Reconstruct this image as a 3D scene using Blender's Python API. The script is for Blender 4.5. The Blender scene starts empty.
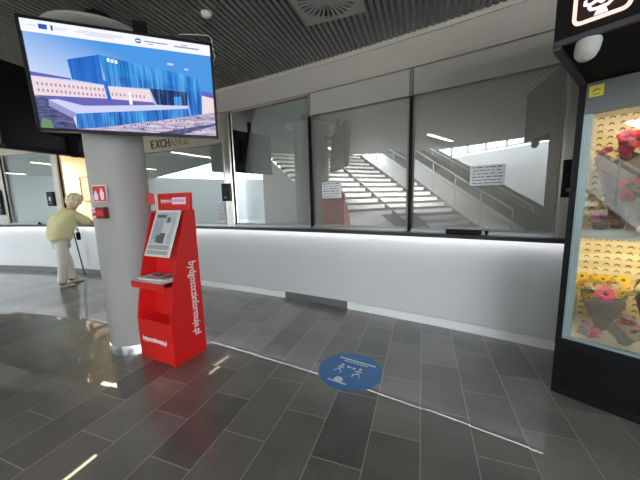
import bpy, bmesh, math, random
from mathutils import Vector, Matrix
random.seed(7)
SC = bpy.context.scene
COL = SC.collection
PI = math.pi
V = Vector

# ------------------------------------------------------------------ materials
def new_mat(name):
    m = bpy.data.materials.new(name); m.use_nodes = True
    return m, m.node_tree.nodes, m.node_tree.links

def pm(name, col, rough=0.6, metal=0.0, spec=0.5, noise=0.0, scale=8.0, emit=None, es=1.0, bump=0.0, coat=0.0):
    m, N, L = new_mat(name)
    b = N['Principled BSDF']
    b.inputs['Base Color'].default_value = (*col, 1)
    b.inputs['Roughness'].default_value = rough
    b.inputs['Metallic'].default_value = metal
    b.inputs['Specular IOR Level'].default_value = spec
    b.inputs['Coat Weight'].default_value = coat
    if emit:
        b.inputs['Emission Color'].default_value = (*emit, 1)
        b.inputs['Emission Strength'].default_value = es
    if noise > 0 or bump > 0:
        tc = N.new('ShaderNodeTexCoord'); nz = N.new('ShaderNodeTexNoise')
        nz.inputs['Scale'].default_value = scale; nz.inputs['Detail'].default_value = 4
        L.new(tc.outputs['Object'], nz.inputs['Vector'])
        if noise > 0:
            mx = N.new('ShaderNodeMix'); mx.data_type = 'RGBA'
            mx.inputs[6].default_value = (*[c * (1 - noise) for c in col], 1)
            mx.inputs[7].default_value = (*[min(1, c * (1 + noise)) for c in col], 1)
            L.new(nz.outputs['Fac'], mx.inputs[0]); L.new(mx.outputs[2], b.inputs['Base Color'])
        if bump > 0:
            bp = N.new('ShaderNodeBump'); bp.inputs['Strength'].default_value = bump; bp.inputs['Distance'].default_value = 0.01
            L.new(nz.outputs['Fac'], bp.inputs['Height']); L.new(bp.outputs['Normal'], b.inputs['Normal'])
    return m

def emis(name, col, s):
    m, N, L = new_mat(name)
    for n in list(N):
        if n.type != 'OUTPUT_MATERIAL': N.remove(n)
    e = N.new('ShaderNodeEmission'); e.inputs[0].default_value = (*col, 1); e.inputs[1].default_value = s
    L.new(e.outputs[0], N['Material Output'].inputs[0])
    return m

def glass_mat(name, refl=0.22, tint=(1, 1, 1), rough=0.0, gcol=(1, 1, 1)):
    m, N, L = new_mat(name)
    N.remove(N['Principled BSDF'])
    t = N.new('ShaderNodeBsdfTransparent'); t.inputs[0].default_value = (*tint, 1)
    g = N.new('ShaderNodeBsdfGlossy'); g.inputs['Roughness'].default_value = rough; g.inputs[0].default_value = (*gcol, 1)
    fr = N.new('ShaderNodeFresnel'); fr.inputs[0].default_value = 1.5
    ma = N.new('ShaderNodeMath'); ma.operation = 'MULTIPLY_ADD'; ma.use_clamp = True
    ma.inputs[1].default_value = 1.0 - refl; ma.inputs[2].default_value = refl
    L.new(fr.outputs[0], ma.inputs[0])
    mx = N.new('ShaderNodeMixShader')
    L.new(ma.outputs[0], mx.inputs[0]); L.new(t.outputs[0], mx.inputs[1]); L.new(g.outputs[0], mx.inputs[2])
    L.new(mx.outputs[0], N['Material Output'].inputs[0])
    return m

def mth(N, L, op, a, b=None, c=None):
    n = N.new('ShaderNodeMath'); n.operation = op
    for i, x in enumerate((a, b, c)):
        if x is None: continue
        if isinstance(x, (int, float)): n.inputs[i].default_value = x
        else: L.new(x, n.inputs[i])
    return n.outputs[0]

TA = math.radians(70.2)                       # direction the long tiles and the ceiling slats run
TD = V((math.cos(TA), math.sin(TA), 0)); ND = V((TD.y, -TD.x, 0))

def floor_mat():
    m, N, L = new_mat('grey_stone_tiles')
    b = N['Principled BSDF']
    tc = N.new('ShaderNodeTexCoord')
    def dot(vec):
        d = N.new('ShaderNodeVectorMath'); d.operation = 'DOT_PRODUCT'; d.inputs[1].default_value = vec
        L.new(tc.outputs['Object'], d.inputs[0]); return d.outputs['Value']
    t = dot(TD); n = dot(ND)
    v = mth(N, L, 'DIVIDE', mth(N, L, 'SUBTRACT', n, 0.022), 0.306)
    row = mth(N, L, 'FLOOR', v); fv = mth(N, L, 'SUBTRACT', v, row)
    par = mth(N, L, 'FLOORED_MODULO', row, 2.0)
    off = mth(N, L, 'MULTIPLY', mth(N, L, 'SUBTRACT', 1.0, par), 0.5)
    u = mth(N, L, 'ADD', mth(N, L, 'DIVIDE', mth(N, L, 'SUBTRACT', t, 0.467), 0.6), off)
    cl = mth(N, L, 'FLOOR', u); fu = mth(N, L, 'SUBTRACT', u, cl)
    def edge(f, size):
        a = mth(N, L, 'MULTIPLY', mth(N, L, 'MINIMUM', f, mth(N, L, 'SUBTRACT', 1.0, f)), size)
        return mth(N, L, 'LESS_THAN', a, 0.0022)
    grout = mth(N, L, 'MAXIMUM', edge(fv, 0.306), edge(fu, 0.6))
    cx = N.new('ShaderNodeCombineXYZ'); L.new(row, cx.inputs[0]); L.new(cl, cx.inputs[1])
    wn = N.new('ShaderNodeTexWhiteNoise'); wn.noise_dimensions = '2D'; L.new(cx.outputs[0], wn.inputs['Vector'])
    nz = N.new('ShaderNodeTexNoise'); nz.inputs['Scale'].default_value = 3.0; nz.inputs['Detail'].default_value = 6
    L.new(tc.outputs['Object'], nz.inputs['Vector'])
    nf = N.new('ShaderNodeTexNoise'); nf.inputs['Scale'].default_value = 90.0; nf.inputs['Detail'].default_value = 2
    L.new(tc.outputs['Object'], nf.inputs['Vector'])
    val = mth(N, L, 'ADD', mth(N, L, 'MULTIPLY', wn.outputs['Value'], 0.38), mth(N, L, 'ADD', mth(N, L, 'MULTIPLY', nz.outputs['Fac'], 0.5), mth(N, L, 'MULTIPLY', nf.outputs['Fac'], 0.5)))
    ramp = N.new('ShaderNodeValToRGB')
    ramp.color_ramp.elements[0].position = 0.35; ramp.color_ramp.elements[0].color = (0.040, 0.039, 0.036, 1)
    ramp.color_ramp.elements[1].position = 1.1; ramp.color_ramp.elements[1].color = (0.235, 0.220, 0.194, 1)
    L.new(val, ramp.inputs[0])
    mx = N.new('ShaderNodeMix'); mx.data_type = 'RGBA'; mx.inputs[7].default_value = (0.44, 0.42, 0.37, 1)
    L.new(grout, mx.inputs[0]); L.new(ramp.outputs[0], mx.inputs[6]); L.new(mx.outputs[2], b.inputs['Base Color'])
    rg = mth(N, L, 'ADD', mth(N, L, 'MULTIPLY', nz.outputs['Fac'], 0.12), mth(N, L, 'ADD', mth(N, L, 'MULTIPLY', grout, 0.3), 0.26))
    b.inputs['Coat Weight'].default_value = 0.85; b.inputs['Coat Roughness'].default_value = 0.018; b.inputs['Coat IOR'].default_value = 1.5
    L.new(rg, b.inputs['Roughness'])
    b.inputs['IOR'].default_value = 1.6
    # each tile lies a hair out of true
    geo = N.new('ShaderNodeNewGeometry')
    sub = N.new('ShaderNodeVectorMath'); sub.operation = 'SUBTRACT'; sub.inputs[1].default_value = (0.5, 0.5, 0.5)
    L.new(wn.outputs['Color'], sub.inputs[0])
    scl = N.new('ShaderNodeVectorMath'); scl.operation = 'MULTIPLY'; scl.inputs[1].default_value = (0.011, 0.011, 0)
    L.new(sub.outputs[0], scl.inputs[0])
    add = N.new('ShaderNodeVectorMath'); add.operation = 'ADD'
    L.new(geo.outputs['Normal'], add.inputs[0]); L.new(scl.outputs[0], add.inputs[1])
    nm = N.new('ShaderNodeVectorMath'); nm.operation = 'NORMALIZE'; L.new(add.outputs[0], nm.inputs[0])
    L.new(nm.outputs[0], b.inputs['Normal']); L.new(nm.outputs[0], b.inputs['Coat Normal'])
    return m

def peg_mat():
    # cream board with staggered rows of small dark arched slots; object x runs along the board
    m, N, L = new_mat('cream_slotted_board')
    b = N['Principled BSDF']; b.inputs['Roughness'].default_value = 0.6
    tc = N.new('ShaderNodeTexCoord'); sp = N.new('ShaderNodeSeparateXYZ'); L.new(tc.outputs['UV'], sp.inputs[0])
    v = mth(N, L, 'DIVIDE', sp.outputs[1], 0.049); row = mth(N, L, 'FLOOR', v); fv = mth(N, L, 'SUBTRACT', v, row)
    u = mth(N, L, 'ADD', mth(N, L, 'DIVIDE', sp.outputs[0], 0.060), 0.0)
    fu = mth(N, L, 'SUBTRACT', mth(N, L, 'FRACT', u), 0.5)
    arc = mth(N, L, 'SUBTRACT', 0.62, mth(N, L, 'MULTIPLY', mth(N, L, 'MULTIPLY', fu, fu), 3.5))
    d = mth(N, L, 'LESS_THAN', mth(N, L, 'ABSOLUTE', mth(N, L, 'SUBTRACT', fv, arc)), 0.13)
    w = mth(N, L, 'LESS_THAN', mth(N, L, 'ABSOLUTE', fu), 0.27)
    mask = mth(N, L, 'MULTIPLY', d, w)
    mx = N.new('ShaderNodeMix'); mx.data_type = 'RGBA'
    mx.inputs[6].default_value = (0.86, 0.70, 0.38, 1); mx.inputs[7].default_value = (0.16, 0.11, 0.05, 1)
    L.new(mask, mx.inputs[0]); L.new(mx.outputs[2], b.inputs['Base Color'])
    return m

def facade_mat(name, c1, c2, c3, s, sc=(140, 1.2, 1)):
    # lit picture of a glass curtain wall (screen content): vertical streaks over the picture's own uv
    m, N, L = new_mat(name)
    for n in list(N):
        if n.type != 'OUTPUT_MATERIAL': N.remove(n)
    tc = N.new('ShaderNodeTexCoord'); mp = N.new('ShaderNodeMapping'); mp.inputs['Scale'].default_value = sc
    L.new(tc.outputs['UV'], mp.inputs[0])
    nz = N.new('ShaderNodeTexNoise'); nz.inputs['Scale'].default_value = 1.0; nz.inputs['Detail'].default_value = 2
    L.new(mp.outputs[0], nz.inputs['Vector'])
    mp2 = N.new('ShaderNodeMapping'); mp2.inputs['Scale'].default_value = (sc[0] / 9, sc[1] * 1.6, 1); L.new(tc.outputs['UV'], mp2.inputs[0])
    nz2 = N.new('ShaderNodeTexNoise'); nz2.inputs['Scale'].default_value = 1.0; L.new(mp2.outputs[0], nz2.inputs['Vector'])
    fac = mth(N, L, 'ADD', mth(N, L, 'MULTIPLY', nz.outputs['Fac'], 0.5), mth(N, L, 'MULTIPLY', nz2.outputs['Fac'], 0.5))
    r = N.new('ShaderNodeValToRGB'); e = r.color_ramp.elements
    e[0].position = 0.36; e[0].color = (*c1, 1); e[1].position = 0.66; e[1].color = (*c3, 1)
    k = e.new(0.5); k.color = (*c2, 1)
    L.new(fac, r.inputs[0])
    em = N.new('ShaderNodeEmission'); em.inputs[1].default_value = s
    L.new(r.outputs[0], em.inputs[0]); L.new(em.outputs[0], N['Material Output'].inputs[0])
    return m

def sky_pic_mat(s):
    m, N, L = new_mat('screen_picture_sky')
    for n in list(N):
        if n.type != 'OUTPUT_MATERIAL': N.remove(n)
    tc = N.new('ShaderNodeTexCoord'); sp = N.new('ShaderNodeSeparateXYZ'); L.new(tc.outputs['UV'], sp.inputs[0])
    f = mth(N, L, 'ADD', mth(N, L, 'MULTIPLY', sp.outputs[0], 0.55), mth(N, L, 'MULTIPLY', sp.outputs[1], 0.75))
    r = N.new('ShaderNodeValToRGB'); e = r.color_ramp.elements
    e[0].position = 0.33; e[0].color = (0.62, 0.72, 0.93, 1); e[1].position = 0.85; e[1].color = (0.075, 0.30, 0.74, 1)
    L.new(f, r.inputs[0])
    em = N.new('ShaderNodeEmission'); em.inputs[1].default_value = s
    L.new(r.outputs[0], em.inputs[0]); L.new(em.outputs[0], N['Material Output'].inputs[0])
    return m

M = dict(
    floor=floor_mat(),
    slat=pm('grey_ceiling_slat', (0.215, 0.21, 0.19), 0.55, noise=0.1),
    black_void=pm('black_ceiling_void', (0.004, 0.004, 0.004), 0.9),
    bulk=pm('beige_fascia', (0.54, 0.495, 0.42), 0.75, noise=0.05, scale=3),
    bulk_lip=pm('pale_fascia_edge', (0.62, 0.57, 0.485), 0.6),
    white_wall=pm('white_counter_cladding', (0.62, 0.635, 0.63), 0.45, noise=0.06, scale=1.5),
    hall_wall=pm('white_hall_wall', (0.46, 0.47, 0.45), 0.8, noise=0.04, scale=2),
    skirt=pm('brushed_skirting', (0.86, 0.87, 0.85), 0.4, 0.0, noise=0.06),
    skirt_dark=pm('dark_skirting_and_reflection', (0.15, 0.15, 0.155), 0.35),
    ledge=pm('black_ledge_edge', (0.03, 0.032, 0.036), 0.3),
    alu=pm('aluminium', (0.62, 0.63, 0.62), 0.3, 0.7),
    steel=pm('warm_steel_jamb', (0.70, 0.66, 0.58), 0.28, 0.85, noise=0.08, scale=20),
    black=pm('black_plastic', (0.006, 0.006, 0.007), 0.4, spec=0.18),
    black_matt=pm('black_matt', (0.006, 0.0055, 0.0055), 0.75, spec=0.2),
    black_metal=pm('black_painted_metal', (0.007, 0.0068, 0.008), 0.4, spec=0.2),
    blind_a=pm('grey_green_blind', (0.50, 0.54, 0.49), 0.9, noise=0.05, scale=30),
    blind_b=pm('grey_brown_blind', (0.60, 0.575, 0.52), 0.9, noise=0.05, scale=30),
    blind_c=pm('pale_grey_blind', (0.60, 0.66, 0.64), 0.9, noise=0.05, scale=30),
    blind_top=pm('upper_blind_band', (0.46, 0.43, 0.375), 0.9, noise=0.05, scale=30),
    band_tan=pm('tan_band', (0.50, 0.46, 0.36), 0.7),
    glass=glass_mat('window_glass', 0.27),
    glass_edge=pm('glass_edge_green', (0.45, 0.58, 0.55), 0.2),
    cab_glass=glass_mat('cabinet_glass', 0.06, (0.93, 0.96, 0.97)),
    led=emis('cool_led', (0.95, 0.94, 1.0), 11.5),
    tube=emis('warm_strip_lamp', (1.0, 0.86, 0.62), 9.0),
    warm_lamp=emis('warm_cabinet_lamp', (1.0, 0.80, 0.48), 22.0),
    office_wall=pm('warm_office_wall', (0.86, 0.79, 0.67), 0.8),
    column=pm('grey_concrete_column', (0.43, 0.42, 0.395), 0.6, noise=0.07, scale=5, bump=0.03),
    column_collar=pm('beige_collar', (0.42, 0.40, 0.35), 0.7),
    ring=pm('brushed_ring', (0.72, 0.74, 0.75), 0.28, 0.9),
    red=pm('red_kiosk', (0.72, 0.012, 0.010), 0.4, noise=0.03),
    red_sign=pm('red_sign', (0.66, 0.035, 0.035), 0.5),
    dark_red=pm('dark_red_box', (0.22, 0.012, 0.02), 0.45),
    white=pm('white_print', (0.85, 0.85, 0.85), 0.5),
    off_white=pm('white_board', (0.78, 0.77, 0.74), 0.5),
    pink_print=pm('magenta_print', (0.72, 0.22, 0.42), 0.5),
    pink_tag=pm('faded_red_tag', (0.75, 0.10, 0.09), 0.5),
    paper=pm('paper', (0.82, 0.83, 0.82), 0.7, noise=0.03, scale=20),
    ink=pm('grey_ink', (0.16, 0.17, 0.18), 0.7),
    pale_ink=pm('pale_ink', (0.42, 0.44, 0.45), 0.7),
    newsprint=pm('newsprint', (0.60, 0.57, 0.53), 0.8, noise=0.15, scale=60),
    blue=pm('blue_floor_vinyl', (0.03, 0.17, 0.42), 0.35, noise=0.08, scale=6),
    white_ink=pm('white_vinyl_print', (0.70, 0.76, 0.82), 0.4),
    gold=pm('golden_letters', (0.36, 0.24, 0.07), 0.4),
    dark_letter=pm('dark_letters', (0.05, 0.04, 0.03), 0.5),
    skin=pm('skin', (0.62, 0.38, 0.27), 0.55),
    hair=pm('pale_blond_hair', (0.86, 0.72, 0.52), 0.8, noise=0.2, scale=40, bump=0.6),
    blouse=pm('pale_yellow_cotton', (0.80, 0.75, 0.42), 0.85, noise=0.1, scale=12, bump=0.2),
    trousers=pm('cream_trousers', (0.78, 0.75, 0.66), 0.85, noise=0.08, scale=10, bump=0.2),
    shoe=pm('white_shoe', (0.66, 0.62, 0.52), 0.6),
    sole=pm('dark_insole', (0.06, 0.05, 0.045), 0.7),
    eye=pm('dark_eye', (0.02, 0.015, 0.01), 0.3),
    lip=pm('lip', (0.50, 0.20, 0.17), 0.5),
    cane=pm('dark_cane', (0.02, 0.022, 0.03), 0.35),
    peg=peg_mat(),
    cab_white=pm('cabinet_lining', (0.70, 0.72, 0.70), 0.35),
    cab_alu=pm('cabinet_aluminium', (0.33, 0.42, 0.43), 0.3, 0.4),
    cab_grey=pm('grey_head_panel', (0.15, 0.155, 0.15), 0.5),
    yellow=pm('yellow_sticker', (0.72, 0.62, 0.04), 0.5),
    sign_glow=emis('lit_sign_tube', (1.0, 0.62, 0.55), 0.75),
    sign_white=emis('lit_sign_icon', (1.0, 0.82, 0.76), 0.85),
    sign_back=pm('dark_brown_sign', (0.028, 0.010, 0.010), 0.3),
    lamp_white=pm('white_camera_shell', (0.46, 0.46, 0.42), 0.5),
    leaf=pm('leaf_green', (0.10, 0.17, 0.04), 0.55, noise=0.3, scale=30),
    petal_y=pm('yellow_petal', (0.80, 0.55, 0.03), 0.6),
    petal_o=pm('ochre_petal', (0.72, 0.42, 0.05), 0.6),
    petal_p=pm('pink_petal', (0.75, 0.10, 0.17), 0.6),
    petal_l=pm('pale_pink_petal', (0.66, 0.30, 0.42), 0.6),
    petal_r=pm('red_petal', (0.62, 0.03, 0.05), 0.6),
    petal_b=pm('russet_petal', (0.30, 0.09, 0.05), 0.7),
    wrap=pm('grey_cellophane', (0.46, 0.44, 0.44), 0.25, noise=0.3, scale=14, bump=0.5),
    wrap_w=pm('pale_cellophane', (0.62, 0.58, 0.57), 0.25, noise=0.3, scale=14, bump=0.5),
    wicker=pm('dark_wicker', (0.12, 0.055, 0.02), 0.7),
    stair_w=pm('white_riser', (0.90, 0.90, 0.88), 0.6),
    stair_d=pm('dark_tread', (0.07, 0.075, 0.075), 0.6),
    rail=pm('rail_steel', (0.55, 0.56, 0.56), 0.3, 0.8),
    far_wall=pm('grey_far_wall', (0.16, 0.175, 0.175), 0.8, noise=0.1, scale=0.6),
    seam=pm('grey_seam', (0.22, 0.21, 0.19), 0.8),
    esc=pm('grey_stair_side', (0.34, 0.36, 0.36), 0.5),
    vent=pm('pale_grey_vent', (0.36, 0.36, 0.33), 0.5),
)
def cello(name, col, f):
    m = pm(name, col, 0.2, noise=0.3, scale=14, bump=0.5); N = m.node_tree.nodes; L = m.node_tree.links
    t = N.new('ShaderNodeBsdfTransparent'); mx = N.new('ShaderNodeMixShader'); mx.inputs[0].default_value = f
    L.new(t.outputs[0], mx.inputs[1]); L.new(N['Principled BSDF'].outputs[0], mx.inputs[2]); L.new(mx.outputs[0], N['Material Output'].inputs[0])
    return m
M['wrap'] = cello('grey_cellophane', (0.34, 0.31, 0.32), 0.45); M['wrap_w'] = cello('pale_cellophane', (0.50, 0.45, 0.45), 0.4)
M['wrap_d'] = cello('dark_cellophane', (0.20, 0.17, 0.175), 0.72)
TVS = 0.54
T = dict(
    white=emis('screen_white', (0.88, 0.90, 1.0), TVS), sky=sky_pic_mat(TVS),
    eu=emis('screen_flag_blue', (0.03, 0.10, 0.45), TVS), ink=emis('screen_grey_ink', (0.28, 0.30, 0.45), TVS),
    pale=emis('screen_pale_ink', (0.62, 0.62, 0.72), TVS),
    left=facade_mat('screen_shaded_glass_wall', (0.015, 0.10, 0.45), (0.025, 0.15, 0.55), (0.04, 0.20, 0.64), TVS, (170, 1.0, 1)),
    right=facade_mat('screen_bright_glass_wall', (0.012, 0.10, 0.42), (0.04, 0.26, 0.66), (0.13, 0.46, 0.84), TVS),
    low=facade_mat('screen_low_glass_wall', (0.01, 0.05, 0.30), (0.04, 0.20, 0.60), (0.15, 0.50, 0.85), TVS),
    under=facade_mat('screen_dark_soffit', (0.01, 0.02, 0.08), (0.02, 0.04, 0.14), (0.10, 0.25, 0.40), TVS),
    cream=emis('screen_cream_house', (0.82, 0.68, 0.74), TVS), win=emis('screen_house_windows', (0.38, 0.28, 0.36), TVS),
    purple=emis('screen_violet_roof', (0.14, 0.13, 0.45), TVS), canopy=emis('screen_white_roof', (0.60, 0.62, 0.88), TVS),
    canopyd=emis('screen_shaded_roof', (0.30, 0.30, 0.62), TVS),
    ground=facade_mat('screen_forecourt', (0.26, 0.22, 0.38), (0.52, 0.44, 0.58), (0.78, 0.70, 0.80), TVS, (14, 46, 1)),
    dark=facade_mat('screen_dark_street', (0.03, 0.03, 0.10), (0.08, 0.09, 0.22), (0.22, 0.22, 0.40), TVS, (22, 60, 1)),
    green=emis('screen_lawn', (0.16, 0.28, 0.14), TVS),
)

# ------------------------------------------------------------------ mesh helper
def root_loc(o):
    while o.parent: o = o.parent
    return V(o.location)

class MB:
    def __init__(s): s.v = []; s.f = []; s.mi = []; s.uv = {}; s.smooth = []
    def add(s, vs, fs, mi=0, sm=False):
        k = len(s.v); s.v += [V(p) for p in vs]
        for f in fs: s.f.append([i + k for i in f]); s.mi.append(mi); s.smooth.append(sm)
    def box(s, c, d, R=None, mi=0):
        c = V(c); R = R or Matrix.Identity(3)
        vs = [c + R @ V((x * d[0] / 2, y * d[1] / 2, z * d[2] / 2)) for x in (-1, 1) for y in (-1, 1) for z in (-1, 1)]
        s.add(vs, [(0, 1, 3, 2), (4, 6, 7, 5), (0, 4, 5, 1), (2, 3, 7, 6), (0, 2, 6, 4), (1, 5, 7, 3)], mi)
        return s
    def prism(s, poly, vec, mi=0, mi_side=None):
        n = len(poly); vec = V(vec); P = [V(p) for p in poly]
        s.add(P + [p + vec for p in P], [list(range(n))[::-1], [i + n for i in range(n)]], mi)
        k = len(s.v) - 2 * n
        for i in range(n):
            j = (i + 1) % n
            s.f.append([k + i, k + j, k + n + j, k + n + i]); s.mi.append(mi if mi_side is None else mi_side); s.smooth.append(False)
        return s
    def tube(s, path, r, seg=10, mi=0, cap=True):
        P = [V(p) for p in path]; rs = r if isinstance(r, (list, tuple)) else [r] * len(P)
        rings = []; up = None
        for i, p in enumerate(P):
            d = (P[min(i + 1, len(P) - 1)] - P[max(i - 1, 0)]).normalized()
            if up is None: up = V((0, 0, 1)) if abs(d.z) < 0.9 else V((1, 0, 0))
            a = d.cross(up).normalized(); up = a.cross(d).normalized()
            rings.append([p + (a * math.cos(t) + up * math.sin(t)) * rs[i] for t in [2 * PI * k / seg for k in range(seg)]])
        vs = [q for R in rings for q in R]; fs = []
        for i in range(len(P) - 1):
            for k in range(seg):
                fs.append((i * seg + k, i * seg + (k + 1) % seg, (i + 1) * seg + (k + 1) % seg, (i + 1) * seg + k))
        s.add(vs, fs, mi, True)
        if cap: s.add(rings[0], [list(range(seg))[::-1]], mi); s.add(rings[-1], [list(range(seg))], mi)
        return s
    def lathe(s, prof, c, seg=32, mi=0, axis=None):
        c = V(c); R = V((0, 0, 1)).rotation_difference(V(axis)).to_matrix() if axis is not None else Matrix.Identity(3)
        vs = []; fs = []
        for r, z in prof:
            for k in range(seg):
                a = 2 * PI * k / seg; vs.append(c + R @ V((r * math.cos(a), r * math.sin(a), z)))
        n = len(prof)
        for i in range(n - 1):
            for k in range(seg): fs.append((i * seg + k, i * seg + (k + 1) % seg, (i + 1) * seg + (k + 1) % seg, (i + 1) * seg + k))
        s.add(vs, fs, mi, True)
        if prof[0][0] > 1e-5: s.add(vs[:seg], [list(range(seg))[::-1]], mi)
        if prof[-1][0] > 1e-5: s.add(vs[-seg:], [list(range(seg))], mi)
        return s
    def ball(s, c, r, R=None, seg=16, rg=10, mi=0):
        c = V(c); r = V(r) if hasattr(r, '__len__') else V((r, r, r)); R = R or Matrix.Identity(3)
        vs = []; fs = []
        for i in range(rg + 1):
            t = PI * i / rg
            for k in range(seg):
                a = 2 * PI * k / seg
                vs.append(c + R @ V((r.x * math.sin(t) * math.cos(a), r.y * math.sin(t) * math.sin(a), r.z * math.cos(t))))
        for i in range(rg):
            for k in range(seg): fs.append((i * seg + k, (i + 1) * seg + k, (i + 1) * seg + (k + 1) % seg, i * seg + (k + 1) % seg))
        s.add(vs, fs, mi, True); return s
    def quad(s, a, b, c, d, mi=0): s.add([a, b, c, d], [(0, 1, 2, 3)], mi); return s
    def sweep(s, prof, a0, a1, n=48, mi=0):
        # closed (radius, height) profile swept about the wall's centre from angle a0 to a1 (degrees)
        m = len(prof); vs = []
        for i in range(n + 1):
            a = math.radians(a0 + (a1 - a0) * i / n)
            for r, z in prof: vs.append(V((CX + r * math.cos(a), CY + r * math.sin(a), z)))
        fs = []
        for i in range(n):
            for k in range(m): fs.append((i * m + k, i * m + (k + 1) % m, (i + 1) * m + (k + 1) % m, (i + 1) * m + k))
        fs.append(list(range(m))[::-1]); fs.append([n * m + k for k in range(m)])
        s.add(vs, fs, mi); return s
    def build(s, name, mats, parent=None, bevel=0.0, smooth=None):
        me = bpy.data.meshes.new(name)
        o0 = root_loc(parent) if parent else V((0, 0, 0))
        me.from_pydata([tuple(p - o0) for p in s.v], [], s.f)
        if not isinstance(mats, (list, tuple)): mats = [mats]
        for m in mats: me.materials.append(m)
        for i, p in enumerate(me.polygons): p.material_index = s.mi[i]; p.use_smooth = s.smooth[i]
        if s.uv:
            ul = me.uv_layers.new(name='UVMap')
            for p in me.polygons:
                for li in p.loop_indices:
                    vi = me.loops[li].vertex_index
                    if vi in s.uv: ul.data[li].uv = s.uv[vi]
        bm = bmesh.new(); bm.from_mesh(me)
        if not s.uv: bmesh.ops.recalc_face_normals(bm, faces=bm.faces)
        bm.to_mesh(me); bm.free(); me.update()
        o = bpy.data.objects.new(name, me); COL.objects.link(o)
        if parent: o.parent = parent
        if bevel > 0:
            md = o.modifiers.new('bevel', 'BEVEL'); md.width = bevel; md.segments = 2; md.limit_method = 'ANGLE'
        return o

def tag(o, label=None, cat=None, group=None, kind=None):
    if label: o['label'] = label
    if cat: o['category'] = cat
    if group: o['group'] = group
    if kind: o['kind'] = kind
    return o

def thing(name, label, cat, loc, group=None):
    o = bpy.data.objects.new(name, None); COL.objects.link(o); o.location = loc; o.empty_display_size = 0.1
    return tag(o, label, cat, group)

def struct(name, mb, mats, parent=None, label=None, cat=None):
    o = mb.build(name, mats, parent)
    if parent is None: tag(o, label, cat, None, 'structure')
    return o

def text_mesh(name, s, Mw, size, mat, parent, extrude=0.0015, sx=1.0, bold=0.0):
    cu = bpy.data.curves.new('lettering', 'FONT'); cu.body = s; cu.size = size; cu.extrude = extrude; cu.offset = bold
    cu.align_x = 'LEFT'; cu.align_y = 'BOTTOM'; cu.resolution_u = 3
    tmp = bpy.data.objects.new('lettering', cu); COL.objects.link(tmp)
    bpy.context.view_layer.update()
    dg = bpy.context.evaluated_depsgraph_get()
    me = bpy.data.meshes.new_from_object(tmp.evaluated_get(dg))
    bpy.data.objects.remove(tmp)
    o0 = root_loc(parent) if parent else V((0, 0, 0))
    for v in me.vertices: v.co = Mw @ V((v.co.x * sx, v.co.y, v.co.z)) - o0
    me.materials.clear(); me.materials.append(mat); me.name = name
    o = bpy.data.objects.new(name, me); COL.objects.link(o)
    if parent: o.parent = parent
    return o

def frame(origin, x, y):
    x = V(x).normalized(); y = V(y); z = x.cross(y).normalized(); y = z.cross(x)
    m = Matrix((x, y, z)).transposed().to_4x4(); m.translation = V(origin); return m

# ------------------------------------------------------------------ camera
CH = 1.5
pitch, roll, FPX = 0.14336, -0.0269, 285.0
fw = V((0, math.cos(pitch), -math.sin(pitch))); up = V((0, math.sin(pitch), math.cos(pitch))); rx = V((1, 0, 0))
r2 = rx * math.cos(roll) + up * math.sin(roll); u2 = -rx * math.sin(roll) + up * math.cos(roll)
cd = bpy.data.cameras.new('camera'); cam = bpy.data.objects.new('camera', cd); COL.objects.link(cam)
cd.sensor_width = 36.0; cd.lens = FPX / 640 * 36.0; cd.clip_start = 0.05; cd.clip_end = 200
cm = Matrix((r2, u2, -fw)).transposed().to_4x4(); cm.translation = V((0, 0, CH)); cam.matrix_world = cm
SC.camera = cam

# ------------------------------------------------------------------ curved counter wall
CX, CY, RW = -13.34, -19.84, 27.25
def cp(a, r, z=0.0):
    a = math.radians(a); return V((CX + r * math.cos(a), CY + r * math.sin(a), z))
def rad(a): a = math.radians(a); return V((math.cos(a), math.sin(a), 0))
def tan_(a): a = math.radians(a); return V((math.sin(a), -math.cos(a), 0))     # along the wall, towards smaller angles
A0, A1 = 48.3, 90.0
CEIL = 3.22

# floor
mb = MB(); mb.box((-7, 2, -0.05), (32, 30, 0.1)); struct('floor', mb, M['floor'], label='dark grey stone tile floor laid in running bond')

# lower white wall
mb = MB(); mb.sweep([(RW, 0.108), (RW, 1.058), (RW + 0.12, 1.058), (RW + 0.12, 0.108)], A0, A1, 90)
struct('wall_back', mb, M['white_wall'], label='white curved cladding below the counter ledge')
mb = MB()
mb.sweep([(RW + 0.005, 0), (RW + 0.005, 0.10), (RW + 0.1, 0.10), (RW + 0.1, 0)], A0, 59.85, 40, 0)
mb.sweep([(RW + 0.02, 0), (RW + 0.02, 0.10), (RW + 0.1, 0.10), (RW + 0.1, 0)], 59.85, 62.05, 14, 1)  # middle stretch coloured dark to stand in for the metal's dark reflection
mb.sweep([(RW + 0.005, 0), (RW + 0.005, 0.10), (RW + 0.1, 0.10), (RW + 0.1, 0)], 62.05, 66.2, 20, 0)
mb.sweep([(RW + 0.005, 0), (RW + 0.005, 0.10), (RW + 0.1, 0.10), (RW + 0.1, 0)], 66.2, A1, 60, 1)
struct('baseboard_back', mb, [M['skirt'], M['skirt_dark']], label='pale metal skirting along the foot of the curved wall')

# ledge with its light strip
led = thing('counter_ledge', 'long thin dark counter ledge curving along the whole ticket wall', 'counter', cp(62, 27.2, 1.06))
MB().sweep([(27.16, 1.050), (27.16, 1.092), (RW + 0.12, 1.092), (RW + 0.12, 1.062), (27.172, 1.062), (27.172, 1.050)], A0, A1, 90).build('worktop', M['ledge'], led)
MB().sweep([(27.178, 1.056), (27.178, 1.061), (27.188, 1.061), (27.188, 1.056)], A0, A1, 90).build('light_strip', M['led'], led)

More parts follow.
